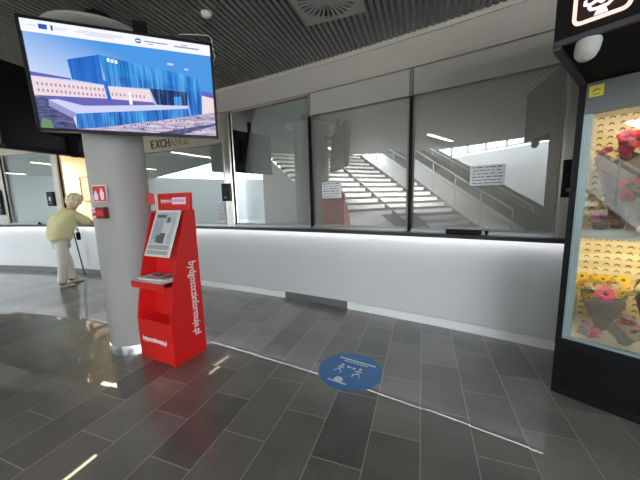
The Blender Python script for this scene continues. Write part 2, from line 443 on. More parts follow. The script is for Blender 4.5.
# fascia above the windows
mb = MB(); mb.sweep([(27.265, 2.918), (27.265, 3.175), (27.75, 3.175), (27.75, 2.918)], A0, A1, 90, 0)
mb.sweep([(27.245, 3.175), (27.245, 3.235), (27.75, 3.235), (27.75, 3.175)], A0, A1, 90, 1)
mb.sweep([(27.26, 2.886), (27.26, 2.914), (27.75, 2.914), (27.75, 2.886)], A0, A1, 90, 0)
struct('trim_1', mb, [M['bulk'], M['bulk_lip']], label='beige curved fascia band between windows and slatted ceiling')

# windows: blind, glass leaf, sill
RGl = 27.31
SEAM = 2.60
def window(n, a0, a1, blind, label, gtop=SEAM, gap=0.05, top='blind_top', curved_blind=True):
    w = bpy.data.objects.new('window_%d' % n, None); COL.objects.link(w); w.location = cp((a0 + a1) / 2, RGl, 1.09)
    tag(w, label, None, None, 'structure')
    MB().sweep([(RGl + 0.10, 1.09), (RGl + 0.10, gtop + 0.02), (RGl + 0.13, gtop + 0.02), (RGl + 0.13, 1.09)], a0, a1, 12).build('blind', M[blind], w)
    MB().sweep([(RGl - 0.005, gtop + 0.014), (RGl - 0.005, 2.89), (RGl + 0.05, 2.89), (RGl + 0.05, gtop + 0.014)], a0, a1, 12).build('header_panel', M[top], w)
    P, Q = cp(a0, RGl), cp(a1, RGl); e = (Q - P).normalized(); P = P + e * gap; Q = Q - e * gap
    nr = V((-e.y, e.x, 0)); nr = nr if nr.dot(rad(a0)) > 0 else -nr
    g = MB(); z0 = 1.145
    for (p, q) in ((P, Q),):
        vs = [p + V((0, 0, z0)), q + V((0, 0, z0)), q + V((0, 0, gtop)), p + V((0, 0, gtop))]
        vs += [x + nr * 0.008 for x in vs]
        g.add(vs, [(0, 1, 2, 3)], 0); g.add(vs, [(7, 6, 5, 4), (0, 4, 5, 1), (3, 2, 6, 7), (1, 5, 6, 2), (0, 3, 7, 4)], 1)
    g.build('glass', [M['glass'], M['clear']], w)
    MB().sweep([(RGl - 0.03, 1.092), (RGl - 0.03, 1.125), (RGl + 0.04, 1.125), (RGl + 0.04, 1.092)], a0, a1, 12).build('sill', M['alu'], w)
    c = (P + Q) / 2 + V((0, 0, 1.138))
    MB().box(c + nr * 0.004, ((Q - P).length, 0.012, 0.010), Matrix((e, nr, V((0, 0, 1)))).transposed()).build('glass_channel', M['glass_edge'], w)
    return w
M['clear'] = glass_mat('clear_back_glass', 0.0)
# back face of a leaf adds no second mirror image
nt = M['clear'].node_tree
for nd in nt.nodes:
    if nd.type == 'MATH': nd.inputs[1].default_value = 0.0
w1 = window(1, 64.00, 61.05, 'blind_a', 'window with grey green blind beside the steel jamb', gtop=2.86, gap=0.02)
w2 = window(2, 60.95, 58.22, 'blind_b', 'middle window with grey brown blind and a small notice', gap=0.02)
w3 = window(3, 58.12, 55.36, 'blind_b', 'window nearest the flower cabinet with a wide notice', gap=0.02)
w4 = window(4, 69.0, 64.38, 'blind_c', 'window under the gold EXCHANGE lettering', gtop=2.42, gap=0.03, top='band_tan')
w5 = window(5, 77.3, 73.95, 'blind_c', 'pale window behind the leaning woman', gtop=2.66, gap=0.03, top='band_tan')
w6 = window(6, 82.0, 77.5, 'blind_c', 'pale window at the far end of the counter', gtop=2.66, gap=0.03, top='band_tan')
w7 = window(7, 55.1, 50.0, 'blind_b', 'window hidden behind the flower cabinet', gap=0.03)

def wall_frame(a): return Matrix((tan_(a), rad(a), V((0, 0, 1)))).transposed()
def post(nm, a, wd, dp, z0, z1, mat, n, label, r=RGl):
    mb = MB(); mb.box(cp(a, r, (z0 + z1) / 2), (wd, dp, z1 - z0), wall_frame(a))
    return struct(nm, mb, mat, label=label)
post('trim_2', 61.0, 0.034, 0.04, 1.10, SEAM, M['black'], 2, 'black joint between first and middle window panes')
post('trim_3', 58.17, 0.034, 0.04, 1.10, SEAM, M['black'], 2, 'black joint between middle and last window panes')
post('trim_8', 61.0, 0.03, 0.02, SEAM, 2.88, M['seam'], 2, 'grey seam above the black joint beside the first pane', RGl - 0.004)
post('trim_9', 58.17, 0.03, 0.02, SEAM, 2.88, M['seam'], 2, 'grey seam above the black joint of the last pane', RGl - 0.004)
def jamb(nm, a, wd, label):
    mb = MB(); mb.box(cp(a, RGl - 0.005, 1.98), (wd, 0.09, 1.79), wall_frame(a), 0)
    mb.box(cp(a, RGl + 0.005, 1.98) + tan_(a) * (wd / 2 + 0.008), (0.016, 0.03, 1.79), wall_frame(a), 1)
    mb.box(cp(a, RGl - 0.052, 1.98) - tan_(a) * (wd / 2 - 0.02), (0.012, 0.01, 1.79), wall_frame(a), 2)
    return struct(nm, mb, [M['steel'], M['black'], M['alu']], label=label)
jamb('trim_4', 64.17, 0.15, 'steel jamb between exchange window and first blind window')
jamb('trim_5', 55.26, 0.10, 'steel jamb beside the flower cabinet')
jamb('trim_6', 73.72, 0.16, 'steel jamb behind the leaning woman')
jamb('trim_7', 77.4, 0.10, 'steel jamb at the far end of the counter')

def device(a, z0, z1, wd, label, r=RGl - 0.055):
    t = thing('wall_intercom', label, 'intercom', cp(a, r - 0.03, z0), 'black intercom boxes on the window jambs')
    F = wall_frame(a); c = cp(a, r - 0.012, (z0 + z1) / 2)
    MB().box(c, (wd, 0.055, z1 - z0), F).build('housing', M['black'], t, 0.006)
    MB().box(c + rad(a) * -0.029, (wd * 0.30, 0.006, (z1 - z0) * 0.28), F).build('display', M['alu' if a > 70 else 'black_metal'], t)
    MB().box(c + rad(a) * -0.029 + V((0, 0, -(z1 - z0) * 0.30)), (wd * 0.4, 0.004, 0.03), F).build('speaker_grille', M['ink'], t)
    return t
device(64.24, 1.505, 1.785, 0.15, 'black intercom box on steel jamb right of the EXCHANGE window')
device(55.22, 1.455, 1.78, 0.11, 'black intercom box on steel jamb beside the flower cabinet')
device(74.13, 1.50, 1.81, 0.19, 'black intercom box on jamb beside the woman, pale display')
device(77.5, 1.32, 1.90, 0.10, 'tall black intercom box on the farthest jamb, at the photo edge')

# notices on the glass
def notice(a0, a1, z0, z1, label, rows, tilt=0.0, r=RGl - 0.012):
    a = (a0 + a1) / 2; t = thing('paper_notice', label, 'notice', cp(a, r, z0), 'paper notices on the windows')
    e = (cp(a1, r) - cp(a0, r)); wd = e.length; e.normalize(); n = V((-e.y, e.x, 0)); n = n if n.dot(rad(a)) > 0 else -n
    R = Matrix((e, n, V((0, 0, 1)))).transposed() @ Matrix.Rotation(tilt, 3, 'Y')
    c = cp(a, r, (z0 + z1) / 2); h = z1 - z0
    MB().box(c, (wd, 0.003, h), R).build('sheet', M['paper'], t)
    mb = MB(); rr = random.Random(int(a0 * 10))
    for k in range(rows):
        z = h * (0.40 - 0.78 * k / max(1, rows - 1)); x = -wd * 0.42
        while x < wd * 0.36:
            l = wd * rr.uniform(0.06, 0.2); l = min(l, wd * 0.43 - x)
            mb.box(c + R @ V((x + l / 2, -0.0022, z)), (l, 0.0012, h * (0.035 if k % 3 else 0.05)), R)
            x += l + wd * rr.uniform(0.02, 0.07)
    mb.build('lettering', M['ink'] if rows < 9 else M['pale_ink'], t)
notice(60.64, 60.03, 1.505, 1.718, 'small white notice on the middle window near its black joint', 6)
notice(56.88, 56.23, 1.59, 1.792, 'wide white notice on the window nearest the flower cabinet', 6, 0.0)
notice(64.80, 64.47, 1.178, 1.444, 'pale sheet low on the EXCHANGE window beside the jamb', 10)

# tray + knob on the sill
t = thing('document_tray', 'black document tray on the sill of the window nearest the cabinet', 'tray', cp(56.95, 27.24, 1.092))
F = wall_frame(56.95)
MB().box(cp(56.95, 27.27, 1.118), (0.34, 0.085, 0.05), F).build('body', M['black'], t, 0.004)
MB().box(cp(56.95, 27.235, 1.146), (0.34, 0.016, 0.008), F).build('front_lip', M['alu'], t)
kb = MB().lathe([(0.012, 0), (0.012, 0.02), (0.018, 0.022), (0.018, 0.036), (0.0, 0.04)], cp(56.5, 27.25, 1.092), 14).build('sill_knob', M['black'])
tag(kb, 'small black knob on the sill right of the document tray', 'knob')
kb2 = MB().lathe([(0.03, 0), (0.03, 0.02), (0.0, 0.06)], cp(75.2, 27.25, 1.092), 14).build('desk_stand', M['black'])
tag(kb2, 'small dark wedge stand on the ledge below the pale window', 'stand')

# EXCHANGE lettering
ex = thing('exchange_lettering', 'gold and dark EXCHANGE lettering on the band above the window', 'sign', cp(67.0, RGl - 0.01, 2.5))
def letter_at(a, z, r): return frame(cp(a, r, z), tan_(a), (0, 0, 1))
a = 67.95; wds = 0.0
for i, ch in enumerate('EXCHANGE'):
    ang = 67.91 - i * (67.95 - 66.0) / 7.6
    text_mesh('letter', ch, letter_at(ang, 2.455, RGl - 0.008), 0.20, M['dark_letter' if i < 4 else 'gold'], ex, 0.004, 0.84, 0.004)

# ------------------------------------------------------------------ ticket office behind the open hatch
mb = MB(); mb.sweep([(29.6, 0.0), (29.6, 2.95), (29.7, 2.95), (29.7, 0)], 69, 84, 14, 0)
mb.sweep([(27.4, 2.95), (27.4, 3.0), (29.7, 3.0), (29.7, 2.95)], 69, 84, 14, 0)
mb.box(cp(69.2, 28.55, 1.5), (0.05, 2.0, 3.0), wall_frame(69.2), 0)
mb.box(cp(83.5, 28.55, 1.5), (0.05, 2.0, 3.0), wall_frame(83.5), 0)
struct('wall_office', mb, M['office_wall'], label='warm cream office wall seen through the open hatch')
lp = thing('hatch_lamp', 'warm strip lamp under the head of the open ticket hatch', 'lamp', cp(72, 27.42, 2.80))
MB().sweep([(27.42, 2.78), (27.42, 2.81), (27.50, 2.81), (27.50, 2.78)], 71.2, 73.2, 8).build('diffuser', M['tube'], lp)
MB().sweep([(27.41, 2.81), (27.41, 2.875), (27.51, 2.875), (27.51, 2.81)], 71.2, 73.2, 8).build('housing', M['off_white'], lp)
hl = bpy.data.lights.new('office_light', 'AREA'); hl.energy = 75; hl.color = (1.0, 0.88, 0.70); hl.shape = 'RECTANGLE'; hl.size = 1.6; hl.size_y = 1.2
ho = bpy.data.objects.new('office_light', hl); COL.objects.link(ho); ho.location = cp(81.3, 28.4, 2.9)
pf = thing('framed_poster', 'framed pale poster on the office wall behind the woman', 'picture', cp(78.15, 29.55, 1.6))
F = wall_frame(78.15); c = cp(78.15, 29.57, 2.0)
mb = MB()
for (x, z, a_, b_) in ((-0.19, 0, 0.02, 0.74), (0.19, 0, 0.02, 0.74), (0, 0.37, 0.40, 0.02), (0, -0.37, 0.40, 0.02)):
    mb.box(c + F @ V((x, -0.02, z)), (a_, 0.03, b_), F)
mb.build('frame', M['gold'], pf)
MB().box(c + F @ V((0, -0.01, 0)), (0.37, 0.01, 0.72), F).build('print', pm('pale_print', (0.72, 0.62, 0.50), 0.6, noise=0.15, scale=9), pf)

# ------------------------------------------------------------------ ceiling
mb = MB()
RC = 27.255
def slat_range(n):
    # along TD: far end at the fascia, near end at the stair opening
    c0 = ND * n; d = V((CX, CY, 0)) - c0
    b = TD.dot(d); cc = d.length_squared - RC * RC
    t1 = b + math.sqrt(b * b - cc)
    t0 = -4.5
    e = V((-0.8, -0.6, 0)); k = TD.dot(e)
    lim = (5.6 - c0.dot(e)) / k          # p.e < 5.6  -> t > lim when k < 0
    if n > -9.5: t0 = max(t0, lim)
    else: t0 = 1.0
    return t0, t1
n = -19.5
RT = Matrix((TD, -ND, V((0, 0, 1)))).transposed()
while n < 4.9:
    t0, t1 = slat_range(n)
    mb.box(ND * n + TD * ((t0 + t1) / 2) + V((0, 0, CEIL + 0.012)), (t1 - t0, 0.033, 0.022), RT, 0)
    n += 0.06
mb.box((-7.5, 5.9, CEIL + 0.22), (30, 10.4, 0.04), None, 1)
mb.box((1.45, -1.9, CEIL + 0.22), (10.4, 5.2, 0.04), None, 1)
struct('ceiling', mb, [M['slat'], M['black_void']], label='dark grey linear slat ceiling')

# square swirl diffuser
vt = thing('air_diffuser', 'square grey swirl air diffuser set in the slat ceiling', 'air vent', V((0.11, 2.72, CEIL - 0.02)))
vc = V((0.11, 2.72, CEIL - 0.030)); va = TA
RV = Matrix((TD, -ND, V((0, 0, 1)))).transposed()
hs = 0.29
mbp = MB()
N_ = 48; R0 = 0.25
outer = [];
def sq(t):
    c, s_ = math.cos(t), math.sin(t); k = hs / max(abs(c), abs(s_)); return V((c * k, s_ * k, 0))
vs = []
for i in range(N_):
    t_ = 2 * PI * i / N_ ; vs += [vc + RV @ sq(t_), vc + RV @ V((R0 * math.cos(t_), R0 * math.sin(t_), 0))]
vs2 = [p + V((0, 0, 0.02)) for p in vs]; nn = len(vs)
fs = []
for i in range(N_):
    j = (i + 1) % N_
    fs += [(2 * i, 2 * j, 2 * j + 1, 2 * i + 1), (nn + 2 * i, nn + 2 * i + 1, nn + 2 * j + 1, nn + 2 * j), (2 * i, nn + 2 * i, nn + 2 * j, 2 * j), (2 * i + 1, 2 * j + 1, nn + 2 * j + 1, nn + 2 * i + 1)]
mbp.add(vs + vs2, fs); mbp.build('face_plate', M['vent'], vt)
mbv = MB()
for i in range(28):
    t_ = 2 * PI * i / 28; d_ = V((math.cos(t_), math.sin(t_), 0)); q = V((-d_.y, d_.x, 0))
    p0, p1 = d_ * 0.045, d_ * R0
    w0, w1_ = 0.004, 0.013
    vv = [vc + RV @ x for x in (p0 - q * w0, p0 + q * w0, p1 + q * w1_, p1 - q * w1_)]
    mbv.prism(vv, (0, 0, 0.012))
mbv.build('swirl_vanes', M['vent'], vt)
MB().lathe([(0.05, 0), (0.05, 0.02)], vc, 24).build('hub', M['vent'], vt)
MB().lathe([(R0 + 0.01, 0.021), (R0 + 0.01, 0.026)], vc, 32).build('backing', M['black_void'], vt)

sd = thing('smoke_detector', 'small round white smoke detector on the slat ceiling', 'detector', V((-0.99, 2.90, CEIL)))
MB().lathe([(0.040, -0.0), (0.045, -0.010), (0.043, -0.024), (0.022, -0.036), (0, -0.038)], (-0.99, 2.90, CEIL), 24).build('body', M['off_white'], sd)
MB().lathe([(0.050, 0.0), (0.050, -0.007)], (-0.99, 2.90, CEIL), 24).build('base_plate', M['off_white'], sd)

# ceiling strip lamps, in lines along the slats
def strip(p, L, label, w=0.07):
    p = V(p); q = p - TD * L; c = (p + q) / 2
    t = thing('strip_lamp', label, 'ceiling lamp', V((c.x, c.y, CEIL)), 'strip lamps along the slat ceiling')
    MB().box(V((c.x, c.y, CEIL - 0.032)), (L, w, 0.014), RT).build('diffuser', M['tube'], t)
    MB().box(V((c.x, c.y, CEIL - 0.013)), (L + 0.03, w + 0.03, 0.024), RT).build('housing', M['off_white'], t)
strip((-2.62, -0.45, 0), 1.6, 'ceiling strip lamp mirrored in the middle and right hand windows')
strip((-4.35, 4.75, 0), 1.5, 'ceiling strip lamp reflected in the floor tiles at the lower left')
strip((-4.9, 1.2, 0), 1.5, 'ceiling strip lamp mirrored at the joint beside the first window')
strip((-7.6, 3.7, 0), 2.0, 'ceiling strip lamp mirrored in the EXCHANGE window')
strip((-17.93, 5.01, 0), 2.0, 'ceiling strip lamp mirrored high in the farthest window')
strip((-12.8, 4.6, 0), 2.0, 'ceiling strip lamp mirrored behind the woman')

# ------------------------------------------------------------------ rest of the hall (mirrored in the glass, plus unseen parts added for the light)
mb = MB(); mb.box((4.9, -1.5, 1.7), (0.1, 9, 3.5)); struct('wall_right', mb, M['hall_wall'], label='added white hall wall at the right, out of view')  # unseen wall added to shut off light from the right
mb = MB(); mb.box((-4.9, -6.0, 1.65), (9.4, 0.1, 3.3)); mb.box((-4.8, -6.02, 5.2), (9.2, 0.1, 0.5))
struct('wall_front', mb, M['hall_wall'], label='white hall wall behind the viewer')
mb = MB(); mb.box((-9.6, -2.8, 1.45), (0.1, 6.4, 2.9)); mb.box((-9.6, -2.8, 5.2), (0.1, 6.4, 0.5))
struct('wall_left', mb, M['hall_wall'], label='white hall wall beyond the stairs')
mb = MB(); mb.box((-22.5, 0.5, 1.75), (0.1, 13.0, 3.5)); struct('wall_far', mb, M['far_wall'], label='added grey hall wall at the far west end')  # added dark wall, tones down the bright sky mirrored in the panes
mb = MB(); mb.sweep([(RGl + 0.16, 0.0), (RGl + 0.16, 3.0), (RGl + 0.2, 3.0), (RGl + 0.2, 0.0)], A0, 69.1, 40); mb.sweep([(RGl + 0.16, 0.0), (RGl + 0.16, 3.0), (RGl + 0.2, 3.0), (RGl + 0.2, 0.0)], 74.0, A1, 40)  # added to stop sky light leaking through gaps between the blinds
struct('wall_inner', mb, M['blind_b'], label='added backing wall behind the blinds')
for i, (c, d, ax) in enumerate([((-9.6, -2.8, 3.75), 6.4, 1), ((-5.0, -6.0, 4.2), 9.0, 0), ((2.4, -6.0, 1.65), 5.0, 0)]):  # the last one is unseen, added to let in more daylight
    w = bpy.data.objects.new('window_%d' % (8 + i), None); COL.objects.link(w); w.location = c; tag(w, ('high window band west of the stairs', 'high window band south of the stairs', 'added glazed hall front behind the viewer')[i], None, None, 'structure')
    mb = MB(); k = int(d / 0.9)
    for j in range(k + 1):
        p = V(c); p[ax] += -d / 2 + d * j / k; dd = [0.08, 0.08, 1.7]; mb.box(p, dd)
    for zz in (-0.8, 0.0):
        p = V(c) + V((0, 0, zz)); dd = [0.06, 0.06, 0.06]; dd[ax] = d; mb.box(p, dd)
    mb.build('mullions', M['esc'], w)
    g = MB(); dd = [0.012, 0.012, 1.6]; dd[ax] = d; g.box(V(c), dd); g.build('glass', M['clear'], w)
# stairs: white risers, dark treads
st = thing('hall_staircase', 'wide staircase with white risers, mirrored in the windows', 'stairs', V((-0.8, -0.4, 0)))
mr, mt = MB(), MB()
for k in range(1, 20):
    x = -0.55 - 0.3 * k; z = 0.17 * k
    y1 = 0.1 if k < 7 else 1.75                       # the upper flight is wider
    mr.box((x, (y1 - 1.5) / 2, z - 0.118), (0.03, y1 + 1.5, 0.105)); mt.box((x - 0.15, (y1 - 1.5) / 2, z - 0.033), (0.31, y1 + 1.5, 0.066))
mr.build('risers', M['stair_w'], st); mt.build('treads', M['stair_d'], st)
MB().prism([(-2.6, 1.75, 0), (-2.6, 1.75, 1.0), (-6.7, 1.75, 3.25), (-6.7, 1.75, 0)], (0, 0.05, 0)).build('stringer', M['stair_w'], st)
for y_ in (-1.53, 0.10):
    MB().prism([(-0.7, y_, 0), (-1.3, y_, 0), (-6.7, y_, 3.0), (-6.7, y_, 3.25), (-6.25, y_, 3.25)], (0, 0.05, 0)).build('stringer', M['stair_d'], st)
def rail(y_, x0, x1, z0, z1, par):
    mb = MB(); mb.tube([(x0, y_, z0 + 0.95), (x1, y_, z1 + 0.95)], 0.025); mb.tube([(x0, y_, z0 + 0.55), (x1, y_, z1 + 0.55)], 0.012)
    for i in range(7):
        f = i / 6; x = x0 + (x1 - x0) * f; z = z0 + (z1 - z0) * f; mb.tube([(x, y_, z), (x, y_, z + 0.95)], 0.015)
    mb.build('handrail', M['rail'], par)
rail(-1.6, -0.9, -6.2, 0.15, 3.15, st)
es = thing('escalator', 'grey escalator beside the stairs, mirrored in the windows', 'escalator', V((-0.6, -2.8, 0)))
MB().prism([(-0.2, -3.3, 0), (-1.3, -3.3, 0), (-7.0, -3.3, 3.0), (-7.0, -3.3, 3.4), (-6.1, -3.3, 3.4), (-0.8, -3.3, 0.4), (-0.2, -3.3, 0.4)], (0, 0.9, 0)).build('body', M['stair_w'], es)
for y_ in (-3.3, -2.45):
    MB().prism([(-0.2, y_, 0.4), (-0.8, y_, 0.4), (-6.1, y_, 3.4), (-6.1, y_, 3.9), (-0.8, y_, 0.95), (-0.2, y_, 0.95)], (0, 0.05, 0)).build('balustrade', M['stair_d'], es)
rail(-2.42, -0.9, -6.2, 0.2, 3.2, es)

# ------------------------------------------------------------------ column
cx, cy = -1.985, 2.905
colm = thing('round_column', 'grey round concrete column standing behind the red kiosk', 'column', V((cx, cy, 0)))
MB().lathe([(0.245, 0.10), (0.245, 3.01)], (cx, cy, 0), 64).build('shaft', M['column'], colm)
MB().lathe([(0.252, 0.0), (0.252, 0.095), (0.247, 0.10)], (cx, cy, 0), 64).build('base_ring', M['ring'], colm)
MB().lathe([(0.245, 3.0), (0.43, 3.0), (0.43, 3.02), (0.25, 3.03)], (cx, cy, 0), 64).build('collar', M['column_collar'], colm)
MB().lathe([(0.10, 3.02), (0.10, 3.3)], (cx, cy, 0), 24).build('neck', M['black_matt'], colm)
CD = V((-cx, -cy, 0)).normalized()                    # from the column towards the hall
def on_col(dphi, z, off=0.0):
    a = math.atan2(CD.y, CD.x) + dphi
    n_ = V((math.cos(a), math.sin(a), 0)); return V((cx, cy, 0)) + n_ * (0.245 + off) + V((0, 0, z)), n_
# fire equipment sign, red alarm box and its small white plate (left side of the column)
p, n_ = on_col(-0.66, 1.60, 0.012); tdir = V((-n_.y, n_.x, 0)); Fs = Matrix((tdir, n_, V((0, 0, 1)))).transposed()
fs_ = thing('fire_sign', 'red square fire equipment sign with white pictograms on the column', 'sign', p)
sw = 0.14
MB().box(p, (sw, 0.008, 0.155), Fs).build('plate', M['off_white'], fs_, 0.002)
MB().box(p + n_ * 0.006 , (sw * 0.86, 0.005, 0.137), Fs).build('red_field', M['red_sign'], fs_)
mb = MB()
def pic(pts, th=0.003): mb.prism([p + Fs @ V((x * sw, 0.0095, z * 0.155)) for x, z in pts], n_ * th)
pic([(-0.34, -0.34), (-0.12, -0.40), (-0.08, -0.10), (-0.14, 0.02), (-0.18, 0.16), (-0.26, 0.18), (-0.30, 0.02), (-0.36, -0.10)])
pic([(0.10, -0.38), (0.30, -0.32), (0.32, 0.06), (0.26, 0.14), (0.22, 0.30), (0.12, 0.26), (0.10, 0.10), (0.04, 0.02)])
mb.build('pictogram', M['white'], fs_)
p, n_ = on_col(-0.62, 1.425, 0.03); tdir = V((-n_.y, n_.x, 0)); Fs = Matrix((tdir, n_, V((0, 0, 1)))).transposed()
ab = thing('fire_alarm_box', 'dark red fire alarm call box on the column below the sign', 'alarm', p)
MB().box(p, (0.085, 0.055, 0.105), Fs).build('housing', M['dark_red'], ab, 0.006)
MB().box(p + n_ * 0.029, (0.06, 0.006, 0.05), Fs).build('push_glass', M['red_sign'], ab)
p, n_ = on_col(-0.92, 1.425, 0.012); tdir = V((-n_.y, n_.x, 0)); Fs = Matrix((tdir, n_, V((0, 0, 1)))).transposed()
ap = thing('alarm_plate', 'small white and red plate beside the red alarm box', 'sign', p)
MB().box(p, (0.13, 0.006, 0.10), Fs).build('plate', M['off_white'], ap, 0.002)
mb = MB(); mb.box(p + Fs @ V((0.0, 0.005, -0.012)), (0.09, 0.004, 0.028), Fs); mb.box(p + Fs @ V((0, 0.005, 0.03)), (0.09, 0.004, 0.008), Fs)
mb.build('red_mark', M['red_sign'], ap)

# ------------------------------------------------------------------ big monitor
K = 1.35
tvc = V((-1.561, 2.567, 2.495)); yaw, tp, tr = 0.3577, 0.0789, 0.0013
tr_ = V((math.cos(yaw), math.sin(yaw), 0)); tn = V((math.sin(yaw) * math.cos(tp), -math.cos(yaw) * math.cos(tp), -math.sin(tp)))
tu = tr_.cross(-tn)
tR = tr_ * math.cos(tr) + tu * math.sin(tr); tU = -tr_ * math.sin(tr) + tu * math.cos(tr)
TW, TH = K, K / 1.68
Ft = Matrix((tR, -tn, tU)).transposed()
tv = thing('wall_screen', 'large lit screen showing a blue glass station building', 'screen', tvc - tU * TH / 2)
MB().box(tvc - tn * 0.045, (TW, 0.075, TH), Ft).build('housing', M['black'], tv, 0.004)
mb = MB(); bz = 0.022
for (x, z, a_, b_) in ((-TW / 2 + bz / 2, 0, bz, TH), (TW / 2 - bz / 2, 0, bz, TH), (0, TH / 2 - bz / 2, TW, bz), (0, -TH / 2 + bz / 2, TW, bz)):
    mb.box(tvc + Ft @ V((x, -0.001, z)), (a_, 0.02, b_), Ft)
mb.build('bezel', M['black_metal'], tv)
sW, sH = TW - 2 * bz, TH - 2 * bz
mb = MB(); tmats = list(T.values()); tidx = {k: i for i, k in enumerate(T)}
lay = [0]
def tp_(u, v, l): return tvc + Ft @ V(((u - 0.5) * sW, 0.004 - 0.0004 * l, (v - 0.5) * sH))
def shape(key, pts, l=None):
    if l is None: lay[0] += 1; l = lay[0]
    pts = [(min(1, max(0, u)), min(1, max(0, v))) for u, v in pts]
    k = len(mb.v); mb.add([tp_(u, v, l) for u, v in pts], [list(range(len(pts)))], tidx[key])
    for i, q in enumerate(pts): mb.uv[k + i] = q
def rect(key, u0, v0, u1, v1, l=None): shape(key, [(u0, v0), (u1, v0), (u1, v1), (u0, v1)], l)
rect('sky', 0, 0, 1, 1)
def blob(key, u, v, a_, b_): shape(key, [(u + a_ * math.cos(t), v + b_ * math.sin(t)) for t in [2 * PI * i / 12 for i in range(12)]])
blob('pale', 0.745, 0.755, 0.022, 0.012); blob('pale', 0.84, 0.72, 0.016, 0.009)
shape('cream', [(0, 0.49), (0.354, 0.466), (0.363, 0.334), (0, 0.313)])
shape('cream', [(0.372, 0.462), (0.607, 0.465), (0.62, 0.333), (0.372, 0.329)])
l = lay[0] + 1; lay[0] = l
for i in range(16):
    for v_ in (0.425, 0.365): rect('win', 0.02 + i * 0.0215, v_ - 0.012 - i * 0.0004, 0.029 + i * 0.0215, v_ + 0.016 - i * 0.0004, l)
for i in range(9): rect('win', 0.39 + i * 0.022, 0.37, 0.398 + i * 0.022, 0.40, l)
shape('purple', [(0, 0.535), (0.19, 0.505), (0.19, 0.49), (0, 0.497)])
shape('dark', [(0, 0.31), (0.062, 0.29), (0.17, 0.107), (0.18, 0), (0, 0)])
shape('purple', [(0.0, 0.315), (0.362, 0.335), (0.62, 0.333), (0.639, 0.292), (0.227, 0.245), (0.059, 0.285)])
shape('green', [(0.014, 0.095), (0.055, 0.08), (0.064, 0), (0, 0)])
shape('right', [(0.352, 0.762), (0.582, 0.708), (0.809, 0.669), (0.925, 0.617), (0.916, 0.237), (0.845, 0.213), (0.833, 0.471), (0.608, 0.477), (0.372, 0.462)])
shape('low', [(0.40, 0.575), (0.60, 0.56), (0.833, 0.52), (0.916, 0.45), (0.916, 0.237), (0.845, 0.213), (0.833, 0.471), (0.608, 0.477), (0.395, 0.47)])
shape('left', [(0.188, 0.681), (0.352, 0.762), (0.358, 0.471), (0.196, 0.494)])
shape('left', [(0.352, 0.52), (0.372, 0.51), (0.388, 0.31), (0.366, 0.31)])
shape('under', [(0.608, 0.477), (0.833, 0.474), (0.828, 0.309), (0.64, 0.312)])
shape('right', [(0.745, 0.41), (0.79, 0.42), (0.79, 0.315), (0.745, 0.312)])
shape('low', [(0.187, 0.165), (0.50, 0.24), (0.827, 0.30), (0.838, 0.212), (0.63, 0.136), (0.34, 0.041), (0.18, 0)])
shape('canopyd', [(0.063, 0.279), (0.193, 0.161), (0.17, 0.107), (0.06, 0.219)])
shape('canopy', [(0.063, 0.279), (0.109, 0.29), (0.235, 0.243), (0.64, 0.306), (0.829, 0.325), (0.827, 0.293), (0.193, 0.161)])
rect('white', 0.482, 0.29, 0.50, 0.42)
shape('ground', [(0.18, 0), (0.34, 0.041), (0.63, 0.132), (0.845, 0.213), (1, 0.273), (1, 0)])
shape('cream', [(0.925, 0.45), (1, 0.43), (1, 0.273), (0.918, 0.238)])
shape('purple', [(0.925, 0.50), (1, 0.485), (1, 0.43), (0.925, 0.45)])
l = lay[0] + 1; lay[0] = l; rr = random.Random(3)
for i in range(46):
    u_ = rr.uniform(0.35, 0.97); v_ = rr.uniform(0.02, 0.20) * (u_ ** 1.2) + 0.015
    rect('dark', u_, v_, u_ + 0.006, v_ + 0.018, l)
shape('dark', [(0.62, 0.0), (0.78, 0.0), (1.0, 0.12), (1.0, 0.145)])
for i in range(3): rect('white', 0.392 + i * 0.02, 0.700 - i * 0.005, 0.406 + i * 0.02, 0.735 - i * 0.005)
rect('white', 0, 0.889, 1, 1)
rect('eu', 0.081, 0.927, 0.121, 0.971); rect('under', 0.138, 0.925, 0.148, 0.972)
for (u_, v_, w_) in ((0.03, 0.95, 0.045), (0.155, 0.957, 0.07), (0.155, 0.94, 0.05), (0.27, 0.96, 0.22), (0.25, 0.945, 0.25), (0.30, 0.93, 0.15)): rect('pale', u_, v_ - 0.004, u_ + w_, v_ + 0.004)
blob('eu', 0.576, 0.943, 0.018, 0.024); rect('white', 0.563, 0.937, 0.589, 0.949)
rect('ink', 0.607, 0.941, 0.741, 0.953); rect('ink', 0.63, 0.92, 0.66, 0.928)
rect('ink', 0.82, 0.958, 0.86, 0.967); rect('ink', 0.78, 0.932, 0.93, 0.946)
mb.build('screen', tmats, tv)
# bracket: black pole to the ceiling and a loose white cable
pb = V((-1.50, 2.70, 0))
MB().box(V((pb.x, pb.y, 2.81)), (0.10, 0.07, 0.44), Ft).build('mount_bracket', M['black_matt'], tv)
MB().tube([V((pb.x, pb.y, 2.72)), V((-1.765, 2.82, 2.72))], 0.03, 12).build('mount_arm', M['black_matt'], tv)
pc = lambda u_, v_, d_: tvc + Ft @ V(((u_ - 0.5) * TW, d_, (v_ - 0.5) * TH))
MB().tube([pc(0.80, 1.10, 0.12), pc(0.90, 1.125, 0.12), pc(0.985, 1.125, 0.10), pc(1.00, 1.10, 0.09), pc(1.005, 1.0, 0.08), pc(1.015, 0.9, 0.07), pc(1.0, 0.86, 0.06)], 0.0045, 8).build('cable', M['off_white'], tv)

